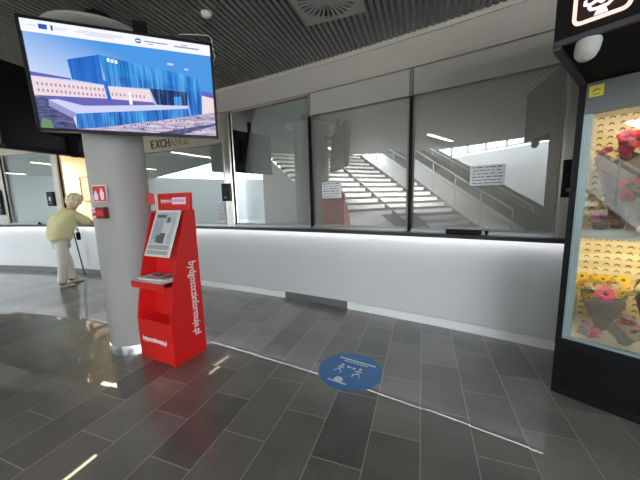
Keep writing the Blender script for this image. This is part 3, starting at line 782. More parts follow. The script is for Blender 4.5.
# second screen, seen from behind, left of the column
b0 = V((-3.26, 3.08, 0)); b1 = V((-3.02, 3.90, 0)); be = (b1 - b0).normalized(); bn = V((be.y, -be.x, 0))
Fb = Matrix((be, bn, V((0, 0, 1)))).transposed(); bc = b0 + be * 0.66 - bn * 0.06
tv2 = thing('hanging_screen', 'black back of a hanging screen left of the column', 'screen', V((bc.x, bc.y, 2.12)))
MB().box(bc + V((0, 0, 2.585)), (1.32, 0.10, 0.86), Fb).build('housing', M['black'], tv2, 0.01)
MB().box(bc + bn * 0.065 + V((0, 0, 2.585)), (0.5, 0.04, 0.5), Fb).build('rear_cover', M['black_matt'], tv2, 0.01)
MB().box(bc + bn * 0.09 + V((0, 0, 2.75)), (0.07, 0.05, 1.3), Fb).build('ceiling_pole', M['black_matt'], tv2)
MB().box(bc + bn * 0.02 + V((0, 0, 2.14)), (1.30, 0.12, 0.04), Fb).build('lower_rail', M['black_matt'], tv2)

# ------------------------------------------------------------------ red kiosk
kv = V((0.9025, -0.4308, 0)).normalized(); ku = V((0.4308, 0.9025, 0)).normalized(); KW = 0.478
kf = V((-1.788, 2.634, 0)); 
def kp(w, s, z): return kf + kv * w + ku * s + V((0, 0, z))
kio = thing('newspaper_kiosk', 'red free newspaper kiosk standing in front of the round column', 'newspaper stand', kp(KW / 2, 0.18, 0))
side = [(0, 0), (0.0, 0.413), (0.04, 0.634), (0.08, 0.828), (0.131, 1.03), (0.254, 1.422), (0.365, 1.435), (0.365, 0)]
for w_ in (0.0, KW - 0.018):
    MB().prism([kp(w_, s_, z_) for s_, z_ in side], kv * 0.018).build('side_panel', M['red'], kio)
iw = KW - 0.036
def kslab(w0, w1, pts, name, mat): return MB().prism([kp(w0, s_, z_) for s_, z_ in pts], kv * (w1 - w0)).build(name, mat, kio)
kslab(0.018, KW - 0.018, [(0.002, 0.01), (0.002, 0.41), (0.02, 0.41), (0.02, 0.01)], 'front_panel', M['red'])
kslab(0.018, KW - 0.018, [(0.16, 0.41), (0.30, 1.30), (0.32, 1.30), (0.18, 0.41)], 'recess_panel', M['red'])
kslab(0.018, KW - 0.018, [(0.02, 0.395), (0.02, 0.41), (0.18, 0.41), (0.18, 0.395)], 'bin_lid', M['red'])
kslab(0.018, KW - 0.018, [(0.25, 1.405), (0.25, 1.422), (0.365, 1.434), (0.365, 1.415)], 'top_panel', M['red'])
kslab(0.018, KW - 0.018, [(0.35, 0.0), (0.35, 1.42), (0.363, 1.42), (0.363, 0.0)], 'back_panel', M['red'])
kslab(-0.002, KW - 0.02, [(-0.02, 0.725), (-0.02, 0.782), (-0.005, 0.782), (-0.005, 0.745), (0.23, 0.765), (0.23, 0.745)], 'shelf', M['red'])
# poster board leaning on the front
ptop, pbot = V((0, 0.242, 1.425)), V((0, 0.068, 1.012))
def ppt(w, f, off):
    q = pbot.lerp(ptop, f); d = (ptop - pbot).normalized(); nn_ = V((0, -d.z, d.y)); q = q + nn_ * off; return kp(w, q.y, q.z)
def pquad(w0, w1, f0_, f1_, o0, o1, mbx, mi=0):
    P = [ppt(w0, f0_, o0), ppt(w1, f0_, o0), ppt(w1, f1_, o0), ppt(w0, f1_, o0)]
    mbx.prism(P, ppt(w0, f0_, o1) - ppt(w0, f0_, o0), mi)
pl, pr_ = 0.125, 0.455
mb = MB(); pquad(pl, pr_, 0, 1, 0.0, 0.014, mb); mb.build('poster_frame', M['off_white'], kio)
mb = MB()
pquad(pl + 0.022, pr_ - 0.022, 0.27, 0.95, 0.0142, 0.016, mb, 0)
pquad(pl + 0.022, pr_ - 0.022, 0.045, 0.13, 0.0142, 0.016, mb, 1); pquad(pl + 0.022, pr_ - 0.022, 0.15, 0.25, 0.0142, 0.016, mb, 1)
pquad(pl + 0.04, pr_ - 0.16, 0.83, 0.90, 0.0162, 0.017, mb, 2)
pquad(pl + 0.035, pr_ - 0.19, 0.36, 0.78, 0.0162, 0.017, mb, 3)
# figure of a person in the poster picture
for (w0, w1, f0_, f1_, mi) in ((0.32, 0.36, 0.72, 0.84, 2), (0.29, 0.39, 0.50, 0.72, 4), (0.27, 0.34, 0.28, 0.50, 2), (0.34, 0.37, 0.28, 0.50, 4), (0.225, 0.30, 0.30, 0.45, 2)): pquad(w0, w1, f0_, f1_, 0.0175, 0.0185, mb, mi)
pos_mats = [pm('poster_picture', (0.50, 0.53, 0.54), 0.5, noise=0.3, scale=18), pm('poster_caption', (0.42, 0.40, 0.37), 0.5, noise=0.2, scale=60), pm('poster_dark', (0.12, 0.13, 0.14), 0.5), pm('poster_cool', (0.38, 0.42, 0.46), 0.5, noise=0.3, scale=30), pm('poster_light', (0.66, 0.66, 0.64), 0.5)]
mb.build('poster', pos_mats, kio)
# header
hd = MB().prism([kp(0.03, 0.31, 1.43), kp(KW + 0.005, 0.31, 1.43), kp(KW + 0.005, 0.322, 1.592), kp(0.03, 0.322, 1.592)], ku * 0.03).build('header', M['red'], kio, 0.003)
hup = (kp(0, 0.322, 1.592) - kp(0, 0.31, 1.43)).normalized(); hn = kv.cross(hup)
hq = lambda w_, h_, o: kp(w_, 0.31, 1.43) + hup * h_ + hn * o
MB().prism([hq(0.245, 0.055, 0.001), hq(0.43, 0.055, 0.001), hq(0.43, 0.12, 0.001), hq(0.245, 0.12, 0.001)], hn * 0.003).build('header_label', M['white'], kio)
text_mesh('header_lettering', 'bydgoszcz', frame(hq(0.075, 0.062, 0.002), kv, hup), 0.058, M['white'], kio, 0.001, 0.68, 0.001)
text_mesh('header_lettering', 'informuje', frame(hq(0.255, 0.068, 0.0045), kv, hup), 0.052, M['pink_print'], kio, 0.001, 0.80, 0.0005)
# side lettering, reading downwards
so = kp(KW + 0.0015, 0.222, 0.945)
text_mesh('side_lettering', 'bydgoszczinformuje.pl', frame(so, (0, 0, -1), ku), 0.112, M['white'], kio, 0.001, 0.745, 0.0010)
so = kp(0.045, 0.0015, 0.182)
text_mesh('front_lettering', 'bydgoszczinformuje.pl', frame(so, kv, (0, 0, 1)), 0.066, M['white'], kio, 0.001, 0.58, 0.0018)
# round tag on a white bracket beside the header
MB().box(kp(0.008, 0.318, 1.51), (0.03, 0.012, 0.16), Matrix((kv, ku, V((0, 0, 1)))).transposed()).build('tag_bracket', M['off_white'], kio)
MB().lathe([(0.062, -0.003), (0.062, 0.003)], kp(-0.055, 0.300, 1.545), 28, 0, (-ku + kv * 0.4)).build('round_tag', M['pink_tag'], kio)
# newspapers on the shelf
Rk = Matrix((kv, ku, V((0, 0, 1)))).transposed()
for i, (w_, s_, z_, rot, lab) in enumerate([(0.215, 0.075, 0.776, 0.05, 'lowest folded newspaper of the stack on the kiosk shelf'), (0.225, 0.085, 0.790, -0.06, 'middle folded newspaper of the stack on the kiosk shelf'), (0.235, 0.080, 0.804, 0.10, 'top folded newspaper of the stack on the kiosk shelf')]):
    R_ = Rk @ Matrix.Rotation(rot, 3, 'Z')
    n = thing('newspaper', lab, 'newspaper', kp(w_, s_ + 0.03, z_), 'newspapers on the kiosk shelf')
    mbn = MB(); mbn.box(kp(w_, s_ + 0.03, z_ + 0.004), (0.36, 0.20, 0.013), R_); mbn.build('pages', M['newsprint'] if i < 2 else M['paper'], n, 0.003)
    mbn = MB()
    if i == 2:
        for (x, y, a_, b_) in ((0.10, 0.02, 0.10, 0.12), (-0.03, 0.03, 0.10, 0.10), (-0.12, 0.05, 0.05, 0.05), (0.02, -0.06, 0.22, 0.015)):
            mbn.box(kp(w_, s_ + 0.03, z_ + 0.0112) + R_ @ V((x, y, 0)), (a_, b_, 0.001), R_)
        mbn.build('front_page_print', M['ink'], n)

# ------------------------------------------------------------------ floor sticker
sk = thing('floor_sticker', 'round blue floor sticker with white figures and text', 'floor sticker', V((0.235, 2.31, 0)))
sc_ = V((0.232, 2.318, 0))
MB().lathe([(0.278, 0.0005), (0.278, 0.0022)], sc_, 64).build('disc', M['blue'], sk)
sa = math.radians(-31); sx_, sy_ = V((math.cos(sa), math.sin(sa), 0)), V((-math.sin(sa), math.cos(sa), 0))
mb = MB(); Rs = Matrix((sx_, sy_, V((0, 0, 1)))).transposed()
def dash(x0, x1, y, h):
    rr = random.Random(int(y * 1000)); x = x0
    while x < x1:
        l_ = min(rr.uniform(0.02, 0.06), x1 - x); mb.box(sc_ + sx_ * (x + l_ / 2) + sy_ * y + V((0, 0, 0.0026)), (l_, h, 0.001), Rs); x += l_ + 0.006
dash(-0.165, 0.19, 0.150, 0.018); dash(-0.11, 0.12, 0.118, 0.012)
mb.build('lettering', M['white_ink'], sk)
mb = MB()
def sseg(pts, r): mb.tube([sc_ + sx_ * x * 0.85 + sy_ * (y * 0.85 - 0.01) + V((0, 0, 0.003)) for x, y in pts], r * 0.75, 6)
for ox, f in ((-0.105, 1), (0.095, -1)):
    mb.lathe([(0.013, 0.0024), (0.013, 0.0034)], sc_ + sx_ * (ox * 0.85) + sy_ * 0.052, 12)
    for seg in ([(ox, 0.05), (ox - 0.012 * f, -0.01), (ox - 0.045 * f, -0.075)], [(ox - 0.012 * f, -0.01), (ox + 0.03 * f, -0.04), (ox + 0.035 * f, -0.08)], [(ox, 0.045), (ox + 0.035 * f, 0.01)], [(ox, 0.045), (ox - 0.04 * f, 0.015)], [(ox + 0.015 * f, 0.03), (ox + 0.0, -0.02)]): sseg(seg, 0.0035)
sseg([(-0.05, 0.055), (0.045, 0.055)], 0.004); sseg([(0.025, 0.072), (0.045, 0.055), (0.025, 0.038)], 0.004); sseg([(-0.03, 0.072), (-0.05, 0.055), (-0.03, 0.038)], 0.004)
mb.build('figures', M['white_ink'], sk)
mb = MB()
mb.lathe([(0.038, 0.0024), (0.038, 0.0034)], sc_ + sx_ * -0.03 - sy_ * 0.165, 20); mb.box(sc_ + sx_ * -0.03 - sy_ * 0.195 + V((0, 0, 0.0028)), (0.17, 0.016, 0.0012), Rs)
mb.build('emblem', M['white_ink'], sk)

# ------------------------------------------------------------------ flower cabinet
f0 = V((1.7264, 1.9845, 0)); fw_ = V((0.6496, -0.7603, 0)); fn = V((-0.7603, -0.6496, 0))
Ff = Matrix((fw_, fn, V((0, 0, 1)))).transposed()
def fp(s, d, z): return f0 + fw_ * s + fn * d + V((0, 0, z))
CW = 1.05
fc = thing('flower_cabinet', 'tall black glass fronted flower vending cabinet with lit sign canopy', 'vending cabinet', fp(CW / 2, -0.37, 0))
def fbox(mb, s0, s1, d0, d1, z0, z1, mi=0): mb.box(fp((s0 + s1) / 2, (d0 + d1) / 2, (z0 + z1) / 2), (s1 - s0, abs(d1 - d0), z1 - z0), Ff, mi); return mb
mb = MB(); fbox(mb, 0, CW, -0.62, -0.012, 0.0, 0.39)
for i in range(13): fbox(mb, 0.04, CW - 0.04, -0.012, -0.004, 0.05 + i * 0.024, 0.062 + i * 0.024)
mb.build('base', M['black_metal'], fc)
mb = MB()
fbox(mb, 0, 0.036, -0.05, 0, 0.40, 2.19); fbox(mb, CW - 0.04, CW, -0.05, 0, 0.40, 2.19); fbox(mb, 0, CW, -0.05, 0.004, 0.395, 0.445)
mb.build('door_frame', M['black_metal'], fc)
mb = MB()
fbox(mb, 0.036, 0.05, -0.05, -0.004, 0.445, 2.0); fbox(mb, 0.05, 0.078, -0.05, -0.02, 0.445, 2.0); fbox(mb, 0.036, CW - 0.04, -0.05, -0.006, 0.445, 0.462)
fbox(mb, CW - 0.07, CW - 0.04, -0.05, -0.02, 0.445, 2.0)
mb.build('glass_frame', M['cab_alu'], fc)
mb = MB(); fbox(mb, 0.036, CW - 0.04, -0.05, -0.006, 2.0, 2.19); mb.build('head_panel', M['cab_grey'], fc)
mb = MB(); fbox(mb, 0.05, 0.118, -0.006, -0.003, 2.100, 2.168); st_ = mb.build('sticker', M['yellow'], fc)
mb = MB(); q = lambda x, z: fp(0.084 + x, -0.0028, 2.134 + z)
mb.prism([q(-0.022, 0), (q(-0.004, 0.014)), q(0.006, 0.014), q(0.022, 0.002), q(0.018, -0.003), q(0.004, 0.006), q(-0.006, 0.0), q(-0.018, -0.004)], fn * 0.001)
fbox(mb, 0.068, 0.10, -0.0029, -0.002, 2.112, 2.117); mb.build('sticker_print', M['ink'], fc)
mb = MB(); fbox(mb, 0.05, CW - 0.05, -0.03, -0.024, 0.462, 2.0); mb.build('door_glass', M['cab_glass'], fc)
mb = MB(); fbox(mb, 0, 0.02, -0.62, -0.05, 0.39, 2.19, 0); fbox(mb, CW - 0.02, CW, -0.62, -0.05, 0.39, 2.19, 0); fbox(mb, 0, CW, -0.62, -0.59, 0.39, 2.19, 0); fbox(mb, 0.02, CW - 0.02, -0.59, -0.05, 2.15, 2.19, 0)
mb.build('outer_shell', M['black_metal'], fc)
mb = MB(); fbox(mb, 0.02, 0.035, -0.58, -0.05, 0.45, 2.1); fbox(mb, CW - 0.035, CW - 0.02, -0.58, -0.05, 0.45, 2.1); fbox(mb, 0.035, CW - 0.035, -0.58, -0.05, 0.44, 0.46); fbox(mb, 0.035, CW - 0.035, -0.58, -0.05, 2.06, 2.1)
mb.build('lining', M['cab_white'], fc)
mb = MB(); z0, z1 = 0.46, 2.06
P = [fp(0.035, -0.56, z0), fp(CW - 0.035, -0.56, z0), fp(CW - 0.035, -0.56, z1), fp(0.035, -0.56, z1)]
mb.add(P, [(0, 1, 2, 3)]); L_ = CW - 0.07
for i, uvv in enumerate(((0, 0), (L_, 0), (L_, z1 - z0), (0, z1 - z0))): mb.uv[i] = uvv
mb.add([p_ - fn * 0.015 for p_ in P], [(3, 2, 1, 0)])
mb.build('slotted_back', M['peg'], fc)
mb = MB(); fbox(mb, 0.036, CW - 0.036, -0.555, -0.10, 1.205, 1.23); fbox(mb, 0.036, CW - 0.036, -0.105, -0.09, 1.178, 1.238)
mb.build('shelf', M['cab_white'], fc)
for zz, dd in ((2.056, -0.12), (1.203, -0.13)):
    mb = MB(); fbox(mb, 0.08, CW - 0.08, dd - 0.03, dd, zz - 0.012, zz); mb.build('inner_lamp', M['warm_lamp'], fc)
# canopy
mb = MB(); fbox(mb, 0, CW + 0.2, -0.62, 0.75, 2.20, 2.80); mb.build('canopy', M['black_matt'], fc)
mb = MB(); fbox(mb, 0, CW + 0.2, 0.735, 0.758, 2.192, 2.215); fbox(mb, 0, 0.03, 0.0, 0.75, 2.175, 2.205); mb.build('canopy_rim', pm('grey_violet_rim', (0.055, 0.045, 0.055), 0.4), fc)
mb = MB()
def rrect(s0, s1, z0, z1, r):
    pts = []
    for cx_, cz_, a_ in ((s1 - r, z1 - r, 0), (s0 + r, z1 - r, 90), (s0 + r, z0 + r, 180), (s1 - r, z0 + r, 270)):
        for i in range(7):
            t_ = math.radians(a_ + 15 * i); pts.append((cx_ + r * math.cos(t_), cz_ + r * math.sin(t_)))
    return pts
OUT = rrect(0.064, 0.256, 2.252, 2.446, 0.03); INN = rrect(0.078, 0.242, 2.266, 2.432, 0.018)
n_p = len(OUT)
vs = [fp(s_, 0.752, z_) for s_, z_ in OUT] + [fp(s_, 0.752, z_) for s_, z_ in INN] + [fp(s_, 0.760, z_) for s_, z_ in OUT] + [fp(s_, 0.760, z_) for s_, z_ in INN]
fs = []
for i in range(n_p):
    j = (i + 1) % n_p
    fs += [(2 * n_p + i, 2 * n_p + j, 3 * n_p + j, 3 * n_p + i), (i, j, 2 * n_p + j, 2 * n_p + i), (n_p + i, 3 * n_p + i, 3 * n_p + j, n_p + j)]
mb.add(vs, fs); mb.build('sign_frame', M['sign_glow'], fc)
mb = MB().prism([fp(s_, 0.7505, z_) for s_, z_ in INN], fn * 0.002); mb.build('sign_back', M['sign_back'], fc)
# icon: a pot with flower heads above it
mb = MB()
mb.prism([fp(s_, 0.754, z_) for s_, z_ in ((0.138, 2.272), (0.182, 2.272), (0.176, 2.290), (0.146, 2.290))], fn * 0.005)
for pts in ([(0.118, 2.315), (0.125, 2.302), (0.145, 2.298), (0.180, 2.300), (0.198, 2.316)], [(0.106, 2.345), (0.104, 2.330), (0.122, 2.322), (0.145, 2.332)], [(0.145, 2.332), (0.160, 2.318), (0.178, 2.330)], [(0.178, 2.330), (0.205, 2.322), (0.215, 2.340)], [(0.120, 2.36), (0.135, 2.385), (0.160, 2.395), (0.185, 2.385), (0.20, 2.36)], [(0.145, 2.345), (0.160, 2.365), (0.175, 2.345)]):
    mb.tube([fp(s_, 0.756, z_) for s_, z_ in pts], 0.0065, 8)
mb.build('sign_icon', M['sign_white'], fc)
# white dome camera under the canopy
lc = V((1.262, 1.425, 2.190))
dc = thing('dome_camera', 'white dome camera under the cabinet canopy', 'camera', lc)
MB().lathe([(0.045, 0.0), (0.048, -0.015), (0.044, -0.03)], lc, 24).build('mount', M['lamp_white'], dc)
MB().lathe([(0.046, 0.0), (0.046, 0.02), (0.040, 0.048), (0.026, 0.066), (0, 0.072)], lc + V((0.0, 0, -0.022)), 24, 0, (-0.35, -0.15, -0.9)).build('shell', M['lamp_white'], dc)

# bouquets
def bouquet(label, c, h, rad_, lean, heads, wrapm, nleaf=10, seed=1, wr=True, cat='bouquet', name='bouquet'):
    rr = random.Random(seed); b = thing(name, label, cat, c, 'bouquets in the flower cabinet'); c = V(c)
    lean = V(lean)
    if wr:
        mb = MB(); seg = 20; rings = []
        for i, (f, r) in enumerate(((0, 0.25), (0.25, 0.42), (0.6, 0.8), (1.0, 1.15))):
            ctr = c + (V((0, 0, h)) + lean) * f * 0.86
            rings.append([ctr + V((math.cos(t), math.sin(t), 0)) * (rad_ * 0.86 * r * (1 + 0.12 * math.sin(5 * t + i))) + V((0, 0, 0.05 * math.sin(3 * t + seed) * f)) for t in [2 * PI * k / seg for k in range(seg)]])
        vs = [p for R_ in rings for p in R_]; fs = [(i * seg + k, i * seg + (k + 1) % seg, (i + 1) * seg + (k + 1) % seg, (i + 1) * seg + k) for i in range(3) for k in range(seg)]
        fs.append(list(range(seg))[::-1]); mb.add(vs, fs, 0, True)
        o = mb.build('wrapping', wrapm, b); sd_ = o.modifiers.new('thick', 'SOLIDIFY'); sd_.thickness = 0.003
    topc = c + V((0, 0, h)) + lean
    mb = MB()
    for i in range(nleaf):
        t = rr.uniform(0, 2 * PI); d = V((math.cos(t), math.sin(t), rr.uniform(-0.1, 0.9))).normalized(); q = d.cross(V((0, 0, 1))).normalized()
        p0 = topc + V((math.cos(t), math.sin(t), 0)) * rad_ * rr.uniform(0.2, 0.7) - V((0, 0, 0.04)); l_ = rr.uniform(0.06, 0.13); w_ = 0.016
        mb.add([p0, p0 + d * l_ * 0.5 + q * w_, p0 + d * l_, p0 + d * l_ * 0.5 - q * w_, p0 + d * l_ * 0.5 + V((0, 0, 0.006))], [(0, 1, 4), (1, 2, 4), (2, 3, 4), (3, 0, 4)], 0)
    if nleaf: mb.build('leaves', M['leaf'], b)
    for (off, r, mat, kind) in heads:
        p_ = topc + V(off); mb = MB(); nrm = (V((-0.55, -0.5, 0.55)) + V((rr.uniform(-.4, .4), rr.uniform(-.4, .4), rr.uniform(-.3, .3)))).normalized()
        R_ = V((0, 0, 1)).rotation_difference(nrm).to_matrix()
        if kind == 'daisy':
            for ring_, (n_, rr_, ht) in enumerate(((14, 1.0, 0.0), (11, 0.72, 0.18))):
                for k in range(n_):
                    t = 2 * PI * (k + 0.5 * ring_) / n_; d = V((math.cos(t), math.sin(t), 0)); q = V((-d.y, d.x, 0)); w_ = r * 0.2
                    pts = [d * r * 0.15 + V((0, 0, ht * r)), d * r * rr_ * 0.65 + q * w_ + V((0, 0, r * (0.2 + ht))), d * r * rr_ + V((0, 0, r * (0.12 + ht))), d * r * rr_ * 0.65 - q * w_ + V((0, 0, r * (0.2 + ht)))]
                    mb.add([p_ + R_ @ x for x in pts], [(0, 1, 2, 3)], 0)
            mb.ball(p_ + R_ @ V((0, 0, r * 0.18)), (r * 0.3, r * 0.3, r * 0.16), R_, 10, 6, 1)
        else:
            for ring_ in range(4):
                n_ = 7 - ring_
                for k in range(n_):
                    t = 2 * PI * (k + 0.4 * ring_) / n_; d = V((math.cos(t), math.sin(t), 0)); q = V((-d.y, d.x, 0)); s_ = 1 - ring_ * 0.22; w_ = r * 0.5 * s_
                    pts = [d * r * 0.1, d * r * 0.7 * s_ + q * w_ + V((0, 0, r * 0.35)), d * r * s_ * 0.85 + V((0, 0, r * (0.75 - 0.1 * (3 - ring_)))), d * r * 0.7 * s_ - q * w_ + V((0, 0, r * 0.35))]
                    mb.add([p_ + R_ @ x for x in pts], [(0, 1, 2, 3)], 0)
        mb.build('flower_head', [M[mat], M['wicker']], b)
    return b, topc
def F3(s, d, z): return fp(s, d, z)
rg = random.Random(11)
def hd_(n, spread, mats, r0, r1, kind='daisy', zs=0.06):
    out = []
    for i in range(n):
        s_ = rg.uniform(-spread, spread); d_ = rg.uniform(-0.07, 0.07); v_ = fw_ * s_ + fn * d_
        out.append(((v_.x, v_.y, rg.uniform(-zs, zs)), rg.uniform(r0, r1), rg.choice(mats), kind))
    return out
gq = fw_ * 0.015 + fn * 0.15
bouquet('bunch of small yellow flowers with one pink gerbera, lower compartment', F3(0.205, -0.33, 0.462), 0.32, 0.13, (0, 0, 0), hd_(36, 0.125, ['petal_y', 'petal_o', 'petal_y'], 0.028, 0.046, 'daisy', 0.085) + [((gq.x, gq.y, 0.0), 0.062, 'petal_p', 'daisy')], M['wrap'], 40, 2)
bsk, btop = bouquet('basket bouquet of large yellow gerberas with a dark arched handle', F3(0.49, -0.29, 0.462), 0.36, 0.12, (0, 0, 0), hd_(16, 0.12, ['petal_y', 'petal_o'], 0.05, 0.07), M['wicker'], 34, 3)
MB().tube([btop + fw_ * (0.14 * math.cos(t)) + V((0, 0, 0.16 * math.sin(t) - 0.02)) for t in [PI * i / 12 for i in range(13)]], 0.006, 8).build('handle', M['wicker'], bsk)
bouquet('low bunch of pale pink flowers at the cabinet floor by the door', F3(0.15, -0.13, 0.462), 0.06, 0.05, (0, 0, 0), hd_(4, 0.06, ['petal_l'], 0.03, 0.04, 'rose', 0.02), M['wrap_w'], 3, 4)
bouquet('grey wrapped bunch with hidden flowers lying at the cabinet floor', F3(0.34, -0.14, 0.462), 0.15, 0.12, (0.02, -0.02, 0), hd_(4, 0.07, ['petal_l', 'petal_b'], 0.025, 0.035, 'rose', 0.02), M['wrap'], 4, 5)
bouquet('tall grey wrapped bunch of red roses, upper compartment', F3(0.225, -0.36, 1.232), 0.58, 0.15, (0.02, 0, 0), hd_(18, 0.15, ['petal_r', 'petal_r', 'petal_p'], 0.04, 0.06, 'rose'), M['wrap_d'], 8, 6)
bouquet('russet dried bunch on the upper cabinet shelf', F3(0.30, -0.19, 1.232), 0.28, 0.09, (0.03, -0.03, 0), hd_(14, 0.10, ['petal_b', 'petal_r', 'petal_b'], 0.035, 0.05, 'rose'), M['wrap_w'], 6, 7)
bouquet('single pale pink flower bunch lying on the upper cabinet shelf', F3(0.155, -0.17, 1.232), 0.07, 0.05, (0, 0, 0), [((-0.03, -0.02, 0.02), 0.05, 'petal_l', 'rose'), ((0.04, -0.03, 0.0), 0.04, 'petal_b', 'rose')], M['wrap'], 3, 8)
bouquet('dark red bunch lying along the front of the upper shelf', F3(0.45, -0.16, 1.232), 0.07, 0.07, (0, 0, 0), hd_(8, 0.12, ['petal_r', 'petal_b'], 0.035, 0.05, 'rose', 0.02), M['wrap'], 4, 9)

# ------------------------------------------------------------------ woman at the counter
ff = V((0.30, 0.954, 0)).normalized(); fr_ = V((0.954, -0.30, 0)).normalized()
pb_ = V((-4.80, 5.25, 0))
def pp(f, r, z): return pb_ + ff * f + fr_ * r + V((0, 0, z))
per = thing('person', 'elderly person in pale yellow blouse leaning on the ticket counter', 'person', pb_)
def skin_mesh(name, verts, edges, radii, mat, root=0, sub=2, extra=None):
    me = bpy.data.meshes.new(name); o0 = root_loc(per)
    me.from_pydata([tuple(v - o0) for v in verts], edges, [])
    o = bpy.data.objects.new(name, me); COL.objects.link(o); o.location = o0
    md = o.modifiers.new('skin', 'SKIN'); md.use_smooth_shade = True
    for i, r in enumerate(radii):
        sv = me.skin_vertices[0].data[i]; sv.radius = r if isinstance(r, tuple) else (r, r); sv.use_root = (i == root)
    ss = o.modifiers.new('sub', 'SUBSURF'); ss.levels = sub; ss.render_levels = sub
    bpy.context.view_layer.update(); dg = bpy.context.evaluated_depsgraph_get()
    m2 = bpy.data.meshes.new_from_object(o.evaluated_get(dg)); bpy.data.objects.remove(o)
    m2.materials.clear(); m2.materials.append(mat)
    for p in m2.polygons: p.use_smooth = True
    q = bpy.data.objects.new(name, m2); COL.objects.link(q); q.parent = per
    return q
# skeleton points
pel = pp(-0.02, 0, 0.93); waist = pp(0.04, 0, 1.08); chest = pp(0.14, 0, 1.27); neck = pp(0.25, 0, 1.42); headb = pp(0.31, 0, 1.50); headm = pp(0.335, 0.0, 1.575); headt = pp(0.33, 0, 1.635)
verts = [pel, waist, chest, neck, headb, headm, headt]; rad_ = [0.13, 0.125, 0.14, 0.055, 0.065, 0.088, 0.062]
edges = [(0, 1), (1, 2), (2, 3), (3, 4), (4, 5), (5, 6)]
for s_ in (1, -1):
    k = len(verts)
    verts += [pp(0.17, 0.17 * s_, 1.34), pp(0.36, 0.23 * s_, 1.19), pp(0.53, 0.22 * s_, 1.135), pp(0.66, 0.17 * s_, 1.125), pp(0.72, 0.15 * s_, 1.122)]
    rad_ += [0.062, 0.048, 0.040, 0.029, 0.034]
    edges += [(2, k), (k, k + 1), (k + 1, k + 2), (k + 2, k + 3), (k + 3, k + 4)]
    h0 = k + 4
    side_ = fr_ * s_
    for i, (lat, ln) in enumerate(((0.026, 0.055), (0.010, 0.065), (-0.007, 0.060), (-0.023, 0.045))):      # four fingers curling down
        k = len(verts); b_ = verts[h0] + side_ * lat + ff * 0.03; verts += [b_, b_ + ff * ln * 0.6 + V((0, 0, -0.004)), b_ + ff * ln + V((0, 0, -0.016))]
        rad_ += [0.0095, 0.009, 0.008]; edges += [(h0, k), (k, k + 1), (k + 1, k + 2)]
    k = len(verts); b_ = verts[h0] - side_ * 0.03 - ff * 0.005; verts += [b_, b_ - side_ * 0.02 + ff * 0.03]; rad_ += [0.011, 0.009]; edges += [(h0, k), (k, k + 1)]   # thumb
    k = len(verts)
    fo = -0.13 if s_ > 0 else 0.15
    verts += [pp(-0.02 + fo * 0.2, 0.09 * s_, 0.86), pp(0.02 + fo * 0.7, 0.10 * s_, 0.48), pp(fo, 0.10 * s_, 0.09), pp(fo + 0.10, 0.11 * s_, 0.045)]
    rad_ += [0.085, 0.055, 0.038, 0.034]; edges += [(0, k), (k, k + 1), (k + 1, k + 2), (k + 2, k + 3)]
body = skin_mesh('body', verts, edges, rad_, M['skin'])
# face
hf = (ff * 0.97 + V((0, 0, -0.22))).normalized(); hu = (V((0, 0, 1)) - hf * hf.z).normalized()
Rh = Matrix((fr_, hf, hu)).transposed()
fc0 = headm
mb = MB(); mb.prism([fc0 + Rh @ V(p_) for p_ in ((-0.014, 0.080, -0.022), (0.014, 0.080, -0.022), (0.006, 0.082, 0.022), (-0.006, 0.082, 0.022))], Rh @ V((0, 0.022, -0.006))); mb.build('nose', M['skin'], per, 0.004)
for s_ in (1, -1):
    MB().ball(fc0 + Rh @ V((0.032 * s_, 0.080, 0.016)), 0.010, None, 10, 6).build('eye', M['eye'], per)
    MB().ball(fc0 + Rh @ V((0.088 * s_, -0.002, -0.005)), (0.012, 0.020, 0.032), Rh, 10, 8).build('ear', M['skin'], per)
MB().ball(fc0 + Rh @ V((0, 0.078, -0.046)), (0.024, 0.010, 0.006), Rh, 10, 6).build('mouth', M['lip'], per)
# short curly hair
mb = MB(); rr = random.Random(5)
for i in range(190):
    t = rr.uniform(0, 2 * PI); ph = rr.uniform(0, 1); z = 1 - 1.75 * ph; rr_ = math.sqrt(max(0, 1 - z * z)); d = V((math.cos(t) * rr_, math.sin(t) * rr_, z))
    if d.y > 0.30 and d.z < 0.50: continue
    if d.z < -0.35 and d.y > -0.2: continue
    mb.ball(fc0 + Rh @ V((d.x * 0.108, d.y * 0.112 - 0.012, d.z * 0.122 + 0.014)), rr.uniform(0.026, 0.042), None, 8, 6)
mb.ball(fc0 + Rh @ V((0, -0.034, 0.024)), (0.104, 0.10, 0.112), Rh, 16, 12)
mb.build('hair', M['hair'], per)
# loose blouse with short sleeves
bv = [pp(-0.02, 0, 0.83), pp(-0.01, 0, 0.95), pp(0.02, 0, 1.10), pp(0.10, 0, 1.27), pp(0.20, 0, 1.385), pp(0.235, 0, 1.42)]
br_ = [0.195, 0.205, 0.205, 0.195, 0.11, 0.065]
be_ = [(0, 1), (1, 2), (2, 3), (3, 4), (4, 5)]
for s_ in (1, -1):
    k = len(bv); bv += [pp(0.16, 0.19 * s_, 1.325), pp(0.28, 0.235 * s_, 1.225), pp(0.385, 0.24 * s_, 1.165)]; br_ += [0.098, 0.092, 0.092]
    be_ += [(3, k), (k, k + 1), (k + 1, k + 2)]
skin_mesh('blouse', bv, be_, br_, M['blouse'])
tv_ = [pp(0.0, 0, 0.90)]; tr2 = [0.13]; te = []
for s_ in (1, -1):
    fo = -0.13 if s_ > 0 else 0.15; k = len(tv_)
    tv_ += [pp(-0.03 + fo * 0.2, 0.09 * s_, 0.78), pp(0.01 + fo * 0.7, 0.10 * s_, 0.46), pp(fo - 0.005, 0.10 * s_, 0.13), pp(fo - 0.005, 0.10 * s_, 0.10)]
    tr2 += [0.112, 0.088, 0.076, 0.075]; te += [(0, k), (k, k + 1), (k + 1, k + 2), (k + 2, k + 3)]
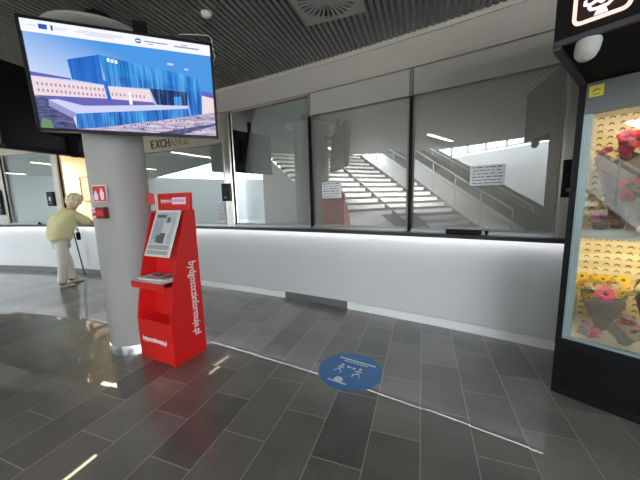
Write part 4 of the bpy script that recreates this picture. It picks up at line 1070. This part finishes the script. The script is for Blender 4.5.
skin_mesh('trousers', tv_, te, tr2, M['trousers'])
for s_ in (1, -1):
    fo = -0.13 if s_ > 0 else 0.15
    mb = MB(); Rp = Matrix((fr_, ff, V((0, 0, 1)))).transposed()
    prof = [(-0.09, 0.032, 0.065), (-0.04, 0.040, 0.075), (0.03, 0.044, 0.07), (0.10, 0.046, 0.05), (0.15, 0.038, 0.035), (0.175, 0.015, 0.02)]
    rings = []
    for y_, w_, h_ in prof:
        rings.append([pp(fo + 0.02 + y_, 0.105 * s_ + w_ * math.cos(t), max(0.003, 0.003 + h_ * (0.5 + 0.5 * math.sin(t)))) for t in [2 * PI * k / 12 for k in range(12)]])
    vs = [p_ for R_ in rings for p_ in R_]; fs = [(i * 12 + k, i * 12 + (k + 1) % 12, (i + 1) * 12 + (k + 1) % 12, (i + 1) * 12 + k) for i in range(5) for k in range(12)]
    fs += [list(range(12))[::-1], [60 + k for k in range(12)]]
    mb.add(vs, fs, 0, True); sh = mb.build('shoe', M['shoe'], per)
    mb = MB(); mb.box(pp(fo - 0.01, 0.105 * s_, 0.074), (0.062, 0.10, 0.012), Rp); mb.build('shoe_opening', M['sole'], sh)
# cane hooked on the ledge and dark shoulder bag
cn = thing('walking_cane', 'dark walking cane standing against the white counter wall', 'cane', cp(72.52, 27.14, 0))
ct = cp(72.57, 27.10, 0); cb = cp(72.32, 27.13, 0)
MB().tube([cb + V((0, 0, 0.0)), ct + V((0, 0, 1.02))], [0.013, 0.013], 10).build('shaft', M['cane'], cn)
MB().tube([ct + V((0, 0, 1.02)), ct + V((0, 0, 1.07)) + tan_(72.5) * -0.01, ct + V((0, 0, 1.10)) + tan_(72.5) * -0.04, ct + V((0, 0, 1.095)) + tan_(72.5) * -0.09], 0.015, 10).build('handle', M['cane'], cn)
hb = thing('shoulder_bag', 'small dark bag hanging at the front of the leaning person', 'bag', pp(0.17, 0.17, 0.83))
MB().box(pp(0.215, 0.13, 0.92), (0.05, 0.07, 0.15), Matrix((fr_, ff, V((0, 0, 1)))).transposed()).build('pouch', M['black_matt'], hb, 0.02)
MB().tube([pp(0.20, 0.13, 0.98), pp(0.205, 0.135, 1.07), pp(0.22, 0.135, 1.07), pp(0.235, 0.13, 0.98)], 0.008, 8).build('strap', M['black_matt'], hb)

# ------------------------------------------------------------------ light
sl = bpy.data.lights.new('added_stair_fill', 'AREA'); sl.energy = 55; sl.spread = math.radians(75); sl.color = (1.0, 0.98, 0.95); sl.shape = 'RECTANGLE'; sl.size = 2.6; sl.size_y = 0.3  # added fill without a fixture, brightens the mirrored stair risers
so_ = bpy.data.objects.new('added_stair_fill', sl); COL.objects.link(so_); so_.location = (-1.3, -0.2, 3.05)
so_.rotation_euler = (V((-3.0, 0, -1.5))).to_track_quat('-Z', 'Y').to_euler()
wd = bpy.data.worlds.new('world'); SC.world = wd; wd.use_nodes = True
bg = wd.node_tree.nodes['Background']; bg.inputs[0].default_value = (0.86, 0.93, 1.0, 1); bg.inputs[1].default_value = 5.0
SC.view_settings.view_transform = 'Standard'; SC.view_settings.look = 'None'; SC.view_settings.gamma = 1.0
SC.view_settings.exposure = 1.0; SC.view_settings.use_curve_mapping = False
